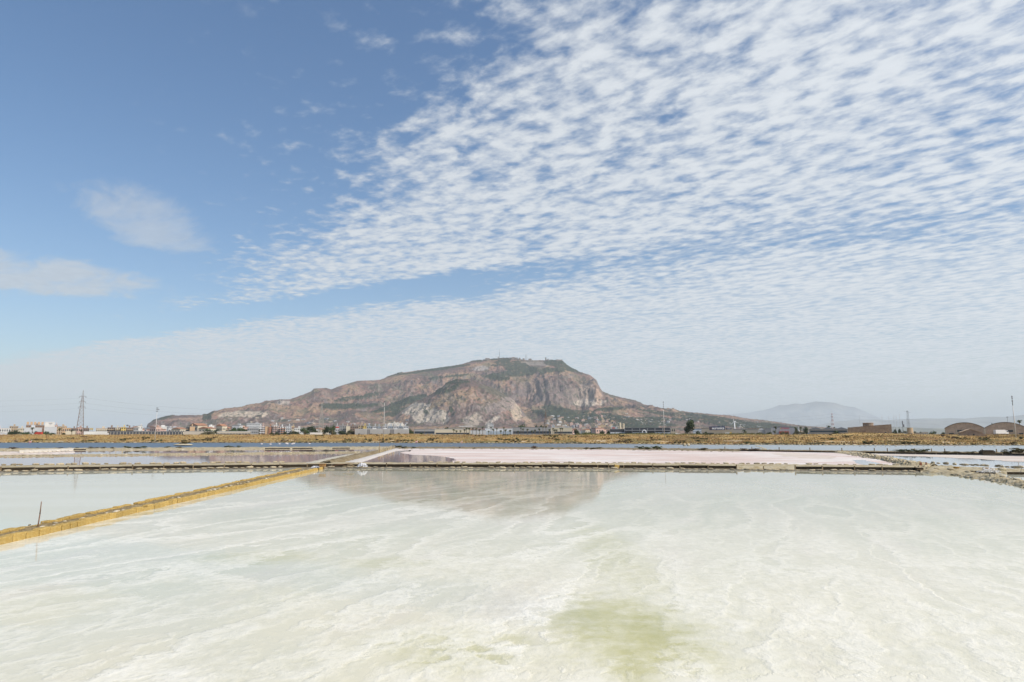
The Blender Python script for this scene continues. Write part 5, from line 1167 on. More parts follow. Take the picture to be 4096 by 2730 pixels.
# ruined salt store with slanting roof line and round tower
D = 500; xl = at(3391, 1735, D).x; xr = at(3567, 1735, D).x; zl = at(3391, 1711.5, D).z; zr = at(3567, 1699.5, D).z; zb = 2.6
ph_ = math.atan2((xl + xr) / 2, D)
t = thing('ruined_salt_store', ((xl + xr) / 2, D, zb), 'roofless brown stone building with slanting wall top and a round tower behind', 'ruin', rz=-ph_)
wq = (xr - xl) * math.cos(ph_); mb = MB(); n = 16; pts = [(-wq / 2, 0)] + [(wq / 2, 0)] + [(wq / 2 - wq * k / n, (zr + (zl - zr) * k / n) - zb + (.0 if k in (0, n) else rnd.uniform(-.12, .12))) for k in range(n + 1)]
mb.prism(pts, -.35, .35); mb.obj('wall', W['stone'], t); part(t, 'wall', W['stone'], (wq / 2 - .35, 7.3, 0), (.7, 13.8, zr - zb - .6)); part(t, 'wall', W['stone'], (-wq / 2 + .35, 7.3, 0), (.7, 13.8, zl - zb - .4)); part(t, 'wall', W['stone'], (0, 14.5, 0), (wq, .6, (zl + zr) / 2 - zb - 1))
MB().prism([(-wq / 2 - .1, zl - zb + .02), (wq / 2 + .1, zr - zb + .02), (wq / 2 + .1, zr - zb + .22), (-wq / 2 - .1, zl - zb + .22)], -.5, .5).obj('coping', W['brown'], t)
fx = lambda p: (p - 3391) / 176 * wq - wq / 2
part(t, 'blocked_window', W['brown'], (fx(3457), -.4, 3.0), (2.1, .12, 1.7)); MB().bar((0, -.42, 0), (0, -.3, 0), .62, n=12).obj('round_hole', GLASS, t, (fx(3542), 0, 2.9))
rt = 19 / F * 510; zt = at(3475, 1692, 510).z - zb; MB().lathe([(rt, 0), (rt, zt - .5), (rt * 1.06, zt - .5), (rt * 1.06, zt - .15), (rt * .98, zt)], 18).obj('round_tower', W['stone'], t, (fx(3475), 10, 0))
# ruined windmill tower with lattice
D = 470; xm = at(3641, 1735, D).x; t = thing('ruined_windmill', (xm, D, 2.9), 'stump of a round stone windmill with a tall steel lattice mast on top', 'windmill'); rt = 11.5 / F * D; zt = at(3641, 1712, D).z - 2.9
MB().lathe([(rt * 1.12, 0), (rt * .88, zt), (rt * .8, zt)], 14).obj('tower', W['tan'], t); part(t, 'doorway', GLASS, (-.4, -rt * 1.05, .6), (.7, .3, 1.6)); part(t, 'low_wall', W['grey_white'], (1.0, -2.6, -.1), (14, .4, 1.2))
STEEL = mat('dull_steel', (.13, .13, .14), rough=.6); STEELR = mat('red_steel', (.38, .08, .07), rough=.6); RUSTY = mat('pylon_rust', (.21, .15, .12), rough=.8)
def lattice(root, h, w0, w1, n, m, z0=0.0, r=.07, cx=0.0, name='leg', rot=0.0, brname='bracing'):
    def c4(z):
        w_ = w0 + (w1 - w0) * (z / h); return [Vector((cx + w_ / 2 * a, w_ / 2 * b, z + z0)) for a, b in ((-1, -1), (1, -1), (1, 1), (-1, 1))]
    A = c4(0); Bt = c4(h)
    for a, b in zip(A, Bt): MB().bar(a, b, r, r * .7).obj(name, m if not isinstance(m, tuple) else m[0], root, rot=(0, 0, rot))
    mb = MB(); zs = [h * (1 - (1 - k / n) ** 1.25) for k in range(n + 1)]
    for i, (za, zb_) in enumerate(zip(zs, zs[1:])):
        P_, Q_ = c4(za), c4(zb_); mi = (i % 2) if isinstance(m, tuple) else 0
        for k in range(4):
            mb.bar(P_[k], Q_[(k + 1) % 4], r * .55, mi=mi); mb.bar(P_[(k + 1) % 4], Q_[k], r * .55, mi=mi); mb.bar(Q_[k], Q_[(k + 1) % 4], r * .6, mi=mi)
    mb.obj(brname, list(m) if isinstance(m, tuple) else m, root, rot=(0, 0, rot))
zm = at(3634, 1646, D).z - 2.9 - zt; lattice(t, zm, 1.45, .75, 6, STEEL, z0=zt, r=.035, cx=-.8); mb = MB(); mb.bar((-3.0, 0, zt + zm), (.1, 0, zt + zm), .07); mb.bar((-1.0, 0, zt + zm - .75), (1.5, 0, zt + zm - .75), .06); mb.box((-.9, 0, zt + zm + .1), (.6, .4, .35)); mb.obj('cross_arm', STEEL, t)
t = B(3688, 3712, 1730, 470, 'white', 'tiny white flat-roofed hut with dark windows right of the windmill stump', name='hut', fl=1, nc=3, dp=4, ww=.35)
B(3600, 3630, 1733, 470, 'grey_white', 'low pale wall left of the windmill stump', cat='wall', name='wall', roof='plain', dp=.5); B(3655, 3688, 1733, 472, 'beige', 'low beige wall between windmill stump and white hut', cat='wall', name='wall', roof='plain', dp=.5)
# hangars
def hangar(px0, px1, yt, ye, D, label, wins, doors):
    x0 = at(px0, 1735, D).x; x1 = at(px1, 1735, D).x; w_ = x1 - x0; zb = 2.7; ze = at(px0, ye, D).z - zb; zt = at((px0 + px1) / 2, yt, D).z - zb
    ph_ = math.atan2((x0 + x1) / 2, D); cs = math.cos(ph_); w_ *= cs; t = thing('hangar', ((x0 + x1) / 2, D, zb), label, 'hangar', rz=-ph_); arc = [(w_ / 2 * math.cos(a_), ze + (zt - ze) * math.sin(a_)) for a_ in np.linspace(0, math.pi, 19)]
    hw = w_ / 2; k_ = (zt - ze) / hw; Rr = hw * (1 + k_ * k_) / (2 * k_); a0 = math.asin(min(1, hw / Rr)); arc = [(Rr * math.sin(a_), ze + Rr * math.cos(a_) - (Rr - (zt - ze))) for a_ in np.linspace(a0, -a0, 19)]
    MB().prism([(-hw, 0), (hw, 0)] + arc, 0, .6).obj('front_wall', W['hangar'], t); out = [(x * 1.012 + 0, z + .5) for x, z in arc]
    rf = MB(); rf.prism(arc + out[::-1], -.5, 34); rf.obj('vaulted_roof', mat('vault_roof', (.20, .185, .175), rough=.9, c2=(.24, .22, .2), scale=.4), t)
    part(t, 'side_wall', W['hangar'], (-hw + .3, 17, 0), (.5, 32, ze)); part(t, 'side_wall', W['hangar'], (hw - .3, 17, 0), (.5, 32, ze))
    for a, b, y0, y1 in wins: xa, xb = (at(a, 1735, D).x - (x0 + x1) / 2), (at(b, 1735, D).x - (x0 + x1) / 2); za, zb2 = at(a, y1, D).z - zb, at(a, y0, D).z - zb; xa *= cs; xb *= cs; part(t, 'window', GLASS, ((xa + xb) / 2, -.05, za), (xb - xa, .15, zb2 - za))
    for a, b, y0 in doors: xa, xb = (at(a, 1735, D).x - (x0 + x1) / 2), (at(b, 1735, D).x - (x0 + x1) / 2); xa *= cs; xb *= cs; part(t, 'door', GLASS, ((xa + xb) / 2, -.05, 0), (xb - xa, .15, at(a, y0, D).z - zb))
    for k in (-.48, -.2, .2, .48): part(t, 'pilaster', W['beige'], (hw * 2 * k, -.12, 0), (.8, .25, ze * .95))
    return t
hangar(3779, 3939, 1693, 1716, 500, 'vaulted brown hangar with dark window band, left of two', [(3824, 3858, 1721, 1729)], [(3796, 3815, 1733)])
hangar(3940, 4106, 1691.5, 1714, 505, 'vaulted brown hangar behind the white lorry and leaning pole, right of two', [(3983, 4017, 1721, 1729), (4024, 4055, 1721, 1729)], [(4076, 4092, 1733)])
# ruined cottage
D = 400; x0 = at(3848, 1750, D).x; x1 = at(3922, 1750, D).x; zb = 1.6; t = thing('ruined_cottage', ((x0 + x1) / 2, D, zb), 'small ruined tuff cottage with pale gable roof edge, standing in the golden marsh grass', 'cottage', rz=-.42); wq = (x1 - x0) * .93; ze = at(3850, 1731, D).z - zb; zt = at(3887, 1718.5, D).z - zb
MB().prism([(-wq / 2, 0), (wq / 2, 0), (wq / 2, ze), (0, zt), (-wq / 2, ze)], 0, .5).obj('gable_wall', W['stone'], t); part(t, 'side_wall', W['stone'], (wq / 2 - .25, 4.4, 0), (.5, 8, ze)); part(t, 'side_wall', W['stone'], (-wq / 2 + .25, 4.4, 0), (.5, 8, ze))
RT = mat('pale_tile', (.55, .42, .28), rough=.9, c2=(.42, .3, .2), scale=1.5, var=.3)
MB().prism([(-wq / 2 - .3, ze - .1), (0, zt + .05), (0, zt + .35), (-wq / 2 - .3, ze + .2)], -.35, 8.6).obj('roof', RT, t); MB().prism([(wq / 2 + .3, ze - .1), (wq / 2 + .3, ze + .2), (0.001, zt + .35), (0.001, zt + .05)], -.35, 8.6).obj('roof', RT, t)
MB().prism([(wq / 2, 0), (wq / 2 + 4.6, 0), (wq / 2 + 3.5, 1.6), (wq / 2 + 1.5, 2.8), (wq / 2, ze * 1.04)], .8, 1.3).obj('broken_wall', W['stone'], t); part(t, 'window', GLASS, (wq * .14, -.05, 2.0), (.7, .15, .9)); part(t, 'plaster_patch', W['beige'], (-wq * .1, -.04, .4), (3.2, .08, 1.2))
# vehicles
def vehicle(px_, ybot, D, kind, label, facing=1, colr=None):
    x = at(px_, ybot, D).x; z = ground_h(x, D); t = thing({'lorry': 'lorry', 'van': 'van', 'car': 'car'}[kind], (x, D, z + .55), label, kind); m = colr or WHP
    if kind == 'lorry': part(t, 'cargo_box', m, (0, 0, .6), (6.6, 2.4, 2.6)); MB().prism([(3.4, .5), (5.4, .5), (5.4, 1.6), (4.9, 2.7), (3.4, 2.8)], -1.15, 1.15).obj('cab', m, t, (0, 0, 0)); part(t, 'windscreen', GLASS, (4.6, -1.18, 1.6), (1.0, .06, .7)); ws_ = (-2.2, 4.4)
    elif kind == 'van': MB().prism([(-2.6, .3), (2.6, .3), (2.6, 1.1), (1.9, 1.9), (1.3, 2.2), (-2.6, 2.2)], -.95, .95).obj('body', m, t); part(t, 'window', GLASS, (1.5, -.97, 1.3), (.9, .06, .6)); ws_ = (-1.7, 1.7)
    else: MB().prism([(-2.1, .25), (2.1, .25), (2.1, .8), (1.2, .9), (.6, 1.4), (-1.1, 1.4), (-1.8, .85), (-2.1, .8)], -.85, .85).obj('body', m, t); part(t, 'window', GLASS, (-.2, -.87, .92), (1.6, .05, .36)); ws_ = (-1.3, 1.3)
    for wx in ws_:
        for sy_ in (-1, 1): MB().bar((wx, sy_ * .8, .38), (wx, sy_ * 1.0, .38), .38, n=10).obj('wheel', mat('tyre', (.02, .02, .02), rough=.8), t)
    t.rotation_euler.z = 0 if facing > 0 else math.pi; return t
vehicle(3999, 1740, 470, 'lorry', 'white box lorry parked in front of the right-hand hangar')
vehicle(154, 1742, 520, 'van', 'bright red van among the trees below the white tower', -1, REDP)
t = B(1240, 1290, 1732, 540, 'white', 'long thin white roofed shelter with a red end at the marsh edge', name='shed', roof='plain', rm=ROOFW, dp=4); part(t, 'end_panel', REDP, (-t['_w'] * .43, -t['_d'] / 2 - .04, .3), (1.3, .1, 1.2))
for i, (px_, c_) in enumerate([(135, 'white'), (237, 'white'), (518, 'white'), (527, 'grey'), (541, 'white'), (1225, 'grey'), (2934, 'white'), (548, 'grey')]):
    vehicle(px_, 1742, 545, 'car', '%s car parked %s' % (c_, ['just left of the red van', 'below the tan flats left of the tall palm', 'by the panelled wall, leftmost of three', 'between two white cars right of the panelled wall', 'at the left end of the long dark shed, rightmost white one', 'left of the white roofed shelter', 'by the right corner of the beige shop', 'nearest to the left end of the long dark shed'][i]), 1, WHP if c_ == 'white' else W['grey'])
# ------------------------------------------------------------------ poles, pylons, wires
PALE = mat('pale_pole', (.62, .60, .57), rough=.7); 
def pole(px_, ybase, ytop, D, label, w_, head, m=None, topm=None):
    b = at(px_, ybase, D); z0 = ground_h(b.x, D) - .2; h = at(px_, ytop, D).z - z0; m = m or PALE
    t = thing('tall_pole', (b.x, D, z0), label, 'pole'); mb = MB(); mb.bar((0, 0, 0), (0, 0, h * (.78 if topm else 1)), w_, w_ * .5, 8); mb.obj('mast', m, t, smooth=True)
    if topm: MB().bar((0, 0, h * .78), (0, 0, h), w_ * .5, w_ * .35, 6).obj('mast_top', topm, t, smooth=True)
    for k, (dx, dz, sx_, sz_) in enumerate(head): part(t, 'lamp' if sz_ > .2 else 'arm', STEEL, (dx, 0, h - dz), (sx_, .35, sz_))
    return t
pole(621, 1748, 1632, 350, 'slender white pole with small crossed arms, leftmost of the four tall poles', .17, [(0, .3, 1.0, .3), (.35, 1.1, 1.4, .3), (0, 1.9, 1.0, .3)])
pole(1535, 1738, 1609, 370, 'slender pale pole in front of the striped warehouse', .16, [(0, .2, .9, .5), (-.25, 2.2, .5, .3), (.25, 2.6, .6, .2)])
pole(2657, 1742, 1607, 380, 'slender white pole with rusty top in front of the dark factory', .17, [(0, .6, .4, .5), (0, 1.9, .35, .4), (0, 3.0, .35, .3)], topm=RUSTY)
pole(4063, 1742, 1585, 350, 'thickest tall pole, white below and dark above, near the right edge by the hangar', .30, [(0, .5, .45, .5), (.05, 1.4, .4, .6), (0, 2.9, .4, .6)], topm=STEEL)
def pylon(px_, ybase, ytop, D, label, w0, w1, m, arms, n=12, r=.11, rz=.5):
    x = at(px_, 1740, D).x; h = at(px_, ytop, D).z - 2.7; t = thing('lattice_pylon', (x, D, 2.7), label, 'pylon')
    lattice(t, h * .86, w0, w1, n, m, r=r, rot=rz); mm = m[0] if isinstance(m, tuple) else m
    mb = MB(); 
    for a, b in ((-1, -1), (1, -1), (1, 1), (-1, 1)): mb.bar((a * w1 / 2, b * w1 / 2, h * .86), (0, 0, h), r * .7)
    mb.obj('peak', mm, t, rot=(0, 0, rz)); out = []
    for ya, half in arms:
        z = at(px_, ya, D).z - 2.7; mb = MB(); mb.bar((-half, 0, z), (half, 0, z), r * .8); mb.bar((-half, 0, z), (0, 0, z + 1.0), r * .5); mb.bar((half, 0, z), (0, 0, z + 1.0), r * .5); mb.obj('cross_arm', mm, t)
        for sgn in (-1, 1): MB().bar((sgn * half, 0, z), (sgn * half, 0, z - 1.1), .09, n=5).obj('insulator', GLASS, t)
        out.append((Vector((x - half, D, z + 2.7 - 1.1)), Vector((x + half, D, z + 2.7 - 1.1))))
    return out
pa = pylon(318, 1740, 1562, 520, 'rusty brown lattice pylon with three cross arms, tallest on the left', 5.2, 1.1, RUSTY, [(1587, 2.5), (1608, 2.4), (1629, 2.5)])
pb = pylon(1283, 1728, 1607, 760, 'pale lattice pylon standing in front of the dark tree group', 6.8, 1.2, mat('pale_steel', (.42, .40, .36), rough=.7), [(1619, 2.6), (1635, 4.2)], r=.13)
pc = pylon(2183, 1720, 1636, 1050, 'rusty lattice pylon behind the palm row, right of the quarry hill', 5.5, 1.2, RUSTY, [(1650, 2.6), (1662, 2.6)], r=.15)
pd = pylon(3333, 1712, 1641, 1100, 'red and white lattice pylon in front of the far blue mountain', 5.6, 1.1, (WHP, STEELR), [(1655, 3.2), (1668, 3.2)], r=.15)
def wire(a, b, label, sag, r=.016, group=None):
    t = thing('power_line', a, label, 'cable', group); mb = MB(); n = 16; P_ = []
    for i in range(n + 1):
        k = i / n; p = (b - a) * k; p.z -= sag * 4 * k * (1 - k); P_.append(p)
    for p, q in zip(P_, P_[1:]): mb.bar(p, q, r, n=3)
    mb.obj('cable', mat('cable', (.10, .10, .11), rough=.6), t)
for i in range(3):
    lv = ['top', 'middle', 'lowest'][i]; b = at(-700, [1568, 1590, 1614][i], 470)
    wire(pa[i][0], b, '%s power line from the leftmost pylon to the left edge' % lv, 4)
    c = pb[min(i, 1)][0] + Vector((0, 0, -2.0 if i == 2 else 0)); wire(pa[i][1], c, '%s power line from the leftmost pylon towards the pale pylon' % lv, 7, r=.028)
for i in range(2):
    lv = ['upper', 'lower'][i]; wire(pd[i][0], pc[i][1], '%s power line from the red and white pylon to the left' % lv, 12, r=.035); wire(pd[i][1], at(4500, 1672 + i * 14, 1500), '%s power line from the red and white pylon to the right edge' % lv, 12, r=.035)
def mast(px_, ybase, ytop, D, label, w_=.12, head=(), cat='mast', m=None):
    b = at(px_, ybase, D); z0 = (ground_h(b.x, D) if D < 2500 else gz(b.x, D)) - 1; z0 = max(z0, b.z - 6); h = at(px_, ytop, D).z - z0; t = thing('mast', (b.x, D, z0), label, cat); MB().bar((0, 0, 0), (0, 0, h), w_, w_ * .6, 5).obj('mast', m or STEEL, t)
    for dx, dz, sx_, sz_ in head: part(t, 'head', STEEL, (dx, 0, h - dz), (sx_, .5, sz_))
mast(507, 1740, 1702, 620, 'floodlight mast with dark round cluster above the yellow flats', .15, [(0, .6, 1.6, 1.0)]); mast(532, 1742, 1704, 620, 'thin floodlight mast with flat head right of the brown flats', .14, [(0, .3, 1.8, .3)])
mast(4033, 1712, 1668, 640, 'floodlight mast behind the right-hand hangar', .14, [(0, .3, 2.0, .3), (0, 1.1, 1.4, .25)]); mast(3612, 1720, 1688, 800, 'dark stubby antenna left of the windmill mast', .3, [(0, 3, 1.0, 4), (1.0, 6, 1.4, 3)])
mast(3195, 1722, 1700, 570, 'black and white totem sign left of the gabled workshops', .5, [(0, 1.6, 1.0, 1.4)], 'sign', WHP); mast(3217, 1738, 1702, 570, 'pale lamp post right of the totem sign', .13, [])
for i, (px_, yt) in enumerate([(1176, 1713), (1217, 1719), (1223, 1720), (1329, 1718), (1349, 1722), (1289, 1708), (1292, 1707), (1698, 1716), (2060, 1716)]): mast(px_, 1736, yt, 545, 'thin wooden utility post %s' % ['left of the dark tree group', 'under the dark trees, left of a close pair', 'under the dark trees, right of a close pair', 'among brown bushes right of the trees', 'below the red-topped white block', 'just right of the pale pylon, left of a close pair', 'just right of the pale pylon, right of a close pair', 'in front of the low grey building left of the cream warehouse', 'beside the long dark grey warehouse'][i], .14, [], 'post', WOODL)
mast(3429 + 10, 1690, 1662, 5000, 'hair-thin far mast on the low ridge right of the far mountain', .5)
for i, px_ in enumerate([3528, 3555, 3575, 3585, 3599]): 
    D = 9500; b = at(px_, 1676, D); zt_ = at(px_, [1667, 1669, 1666, 1665, 1659][i], D).z; t = thing('wind_turbine', (b.x, D, 20), '%s of the five hair-thin wind turbines on the far ridge, counted from the left' % ['first', 'second', 'third', 'fourth', 'fifth'][i], 'wind turbine'); MB().bar((0, 0, 0), (0, 0, zt_ - 20), 3.2, 2.0, 6).obj('tower', PALE, t)
    for k in range(3): a_ = k * 2.094 + i; MB().bar((0, -3, zt_ - 20), (math.sin(a_) * 26, -3, zt_ - 20 + math.cos(a_) * 26), 1.6, .5, 4).obj('blade', PALE, t)
D = 1500; b = at(2939, 1718, D); zt_ = at(2938, 1687, D).z - 3; t = thing('wind_turbine', (b.x, D, 3), 'white wind turbine standing behind the beige shop', 'wind turbine'); MB().bar((0, 0, 0), (0, 0, zt_), 1.6, 1.0, 8).obj('tower', WHP, t, smooth=True); part(t, 'nacelle', WHP, (.8, 0, zt_ - .8), (4.2, 2, 1.8))
for k, a_ in enumerate([-.25, 1.9, 3.95]): MB().bar((-1.4, -1.2, zt_), (-1.4 + math.sin(a_) * 11, -1.2, zt_ + math.cos(a_) * 11), .55, .2, 4).obj('blade', WHP, t)
# summit: antennas, castle, tower, houses
def summit(px_, yt, w_, label, cat, name, px_w=None, lattice_=False, m=None, yb=None):
    u = ue(px_, yt)[0]; D = float(np.interp(u, du, dd)) - 30; x = u * D; z0 = float(mountain_z(np.array([x]), np.array([D]))[0]) - 8; z = at(px_, yt, D).z; t = thing(name, (x, D, z0), label, cat)
    if px_w: part(t, 'keep', m or W['grey'], (0, 0, 0), (px_w / F * D, 30, z - z0))
    elif lattice_: MB().bar((0, 0, 0), (0, 0, z - z0), 2.6, .7, 4).obj('mast', STEEL, t); part(t, 'drum', STEEL, (0, 0, (z - z0) * .45), (5, 5, 5)); part(t, 'drum', STEEL, (0, 0, (z - z0) * .62), (3.6, 3.6, 7))
    else: MB().bar((0, 0, 0), (0, 0, z - z0), w_, w_ * .5, 4).obj('mast', STEEL, t)
    return t
summit(1998, 1396, 2, 'tallest radio mast on the mountain top', 'antenna', 'radio_mast', lattice_=True); summit(1984, 1424, 1.4, 'short aerial just left of the tallest summit mast', 'antenna', 'radio_mast'); summit(1971, 1430, 1.2, 'tiny aerial left of the summit masts', 'antenna', 'radio_mast')
summit(2102, 1419, 2.4, 'left of the twin red aerials on the mountain top', 'antenna', 'radio_mast'); summit(2107, 1419, 2.4, 'right of the twin aerials on the mountain top', 'antenna', 'radio_mast')
SUM = mat('summit_stone', (.24, .20, .17), rough=.95, rndv=.15)
summit(2237, 1440, 0, 'square castle walls at the right end of the summit', 'castle', 'castle', px_w=25, m=SUM); summit(2183, 1431, 0, 'square church tower on the summit left of the castle', 'tower', 'bell_tower', px_w=4, m=SUM); summit(1993, 1428, 0, 'small dark tower at the foot of the tallest mast', 'tower', 'watch_tower', px_w=3, m=SUM)
for i, (px_, yt, pw) in enumerate([(1950, 1434, 17), (2053, 1430, 14), (2040, 1432, 8), (2066, 1432, 10), (2078, 1433, 7), (2120, 1436, 12), (2192, 1437, 5), (2094, 1435, 8)]): summit(px_, yt, 0, 'grey-brown stone house %s' % ['at the left end of the summit village', 'highest in the middle of the summit village', 'left beside the highest summit house', 'right beside the highest summit house', 'second right of the highest summit house', 'just right of the twin aerials', 'between church tower and castle on the summit', 'just left of the twin aerials'][i], 'house', 'summit_house', px_w=pw, m=SUM)
# houses scattered over town and slopes, all copies of a few small models
def hmesh(wall, roof, tiled):
    mb = MB(); mb.box((0, 0, .41), (1, 1, .82), mi=0)
    if tiled: mb.prism([(-.54, .82), (.54, .82), (0, 1.0)], -.54, .54, mi=1)
    else: mb.box((0, 0, .86), (1.04, 1.04, .06), mi=1); mb.box((.2, .1, .93), (.3, .3, .1), mi=0)
    for i in (-1, 0, 1):
        for j in (0, 1): mb.box((i * .3, -.5, .24 + j * .34), (.13, .03, .15), mi=2); mb.box((.5, i * .3, .24 + j * .34), (.03, .13, .15), mi=2)
    return mb.mesh('house', [wall, roof, GLASS])
HM = {'white': hmesh(W['white'], ROOFW, False), 'cream': hmesh(W['cream'], TILE, True), 'pink': hmesh(W['pink'], TILE, False), 'grey': hmesh(W['grey_white'], ROOFG, False), 'ochre': hmesh(W['ochre'], TILE, True), 'tan': hmesh(W['tan'], W['tan'], False)}
ADJ = {'white': 'white flat-roofed', 'cream': 'cream tile-roofed', 'pink': 'pink', 'grey': 'grey-white flat-roofed', 'ochre': 'ochre tile-roofed', 'tan': 'tan flat-roofed'}
hr = random.Random(33)
MASS = MB()
def houses(n, px0, px1, py0, py1, D0, D1, where, keys, w0=9, w1=16, h0=5, h1=9, onslope=False, mass=False):
    for i in range(n):
        px_ = hr.uniform(px0, px1); k = hr.choice(keys)
        if onslope:
            # find the slope seen at this height in the picture
            py_ = hr.uniform(py0, py1); u = ue(px_, py_)[0]; ys = np.linspace(D0, D1, 90); zs = mountain_z(u * ys, ys); e = (zs - CH) / ys; e0 = ue(px_, py_)[1]; j = np.argmax(e >= e0)
            if j == 0: continue
            y = float(ys[j]); x = float(u * y); z = float(zs[j]) - 2.0
        else: y = hr.uniform(D0, D1); x = (px_ - CX) / F * y; z = 2.9
        w_ = hr.uniform(w0, w1); h = hr.uniform(h0, h1) + (2 if onslope else 0)
        if mass:   # far-off houses of a few pixels, joined
            mi = {'white': 0, 'cream': 1, 'pink': 2, 'grey': 0}[k]; rz_ = hr.uniform(-.5, .5); MASS.box((x, y, z + h * .4), (w_, w_, h * .8), rz_, mi); MASS.box((x, y, z + h * .84), (w_ * 1.05, w_ * 1.05, h * .1), rz_, 3 if k != 'white' else 4); MASS.box((x - math.sin(-rz_) * 0, y - w_ * .5, z + h * .5), (w_ * .5, .4, h * .2), rz_, 5); continue
        o = link('house', HM[k], None, Vector((x, y, z)), (0, 0, hr.uniform(-.5, .5)), (w_, hr.uniform(.7, 1.1) * w_, h)); tag(o, 'small distant %s house %s' % (ADJ[k], where), 'house', '%s houses %s' % (ADJ[k], where))
houses(60, 545, 985, 0, 0, 1000, 1800, 'in the low roofs below the left cliffs', ['white', 'cream', 'pink', 'grey', 'cream', 'pink'], 10, 22, 9, 21)
houses(40, 1640, 2180, 0, 0, 1200, 1900, 'below the quarry hill', ['cream', 'pink', 'ochre', 'white', 'cream'], 9, 15, 9, 15)
houses(44, 1150, 1640, 0, 0, 1200, 2200, 'behind the housing row left of the quarry hill', ['white', 'cream', 'grey', 'tan'], 12, 22, 12, 20)
houses(26, 1300, 1640, 1665, 1705, 2600, 4000, 'among trees on the slope left of the quarry hill', ['white', 'cream', 'grey', 'pink'], 10, 18, 6, 9, True)
houses(80, 2180, 2460, 1672, 1722, 2700, 4600, 'in the dense town on the slope under the great cliff', ['white', 'cream', 'pink', 'grey', 'tan', 'pink', 'ochre'], 12, 22, 9, 20, True)
houses(46, 2330, 2560, 1655, 1705, 2700, 5000, 'scattered among trees under the great cliff', ['white', 'cream', 'grey'], 10, 20, 6, 9, True, mass=True)
houses(44, 2560, 2680, 1680, 1706, 2700, 5000, 'in the hamlet behind the tallest rusty-topped pole', ['white', 'white', 'cream'], 10, 18, 6, 9, True, mass=True)
houses(40, 2900, 3120, 1696, 1713, 2600, 4600, 'in the white village behind the shops', ['white', 'white', 'pink', 'cream'], 12, 20, 6, 9, True, mass=True)
houses(26, 2700, 3250, 1665, 1712, 2700, 5200, 'lone on the right-hand slope', ['white', 'grey'], 10, 18, 5, 8, True, mass=True)
MASS.obj('hillside_houses', [W['white'], W['cream'], W['pink'], TILE, ROOFW, GLASS]); tag(bpy.data.objects['hillside_houses'], kind='stuff')
houses(14, 1000, 1330, 1670, 1700, 2600, 4600, 'at the foot of the left slope', ['white', 'cream', 'grey'], 12, 26, 6, 9, True)
houses(26, 2270, 2460, 0, 0, 1300, 2300, 'in the town left of the dark factory', ['white', 'pink', 'cream', 'grey'], 12, 20, 12, 22)
houses(12, 2690, 3260, 0, 0, 1300, 2200, 'low behind the shops', ['white', 'cream', 'grey'], 12, 20, 6, 10)
houses(10, 3560, 3780, 0, 0, 1300, 2300, 'low behind the windmill stump', ['white', 'cream'], 9, 14, 4, 6)
houses(26, 0, 545, 0, 0, 1000, 1700, 'behind the white hall and brown flats at left', ['white', 'cream', 'pink', 'tan'], 10, 20, 9, 15)
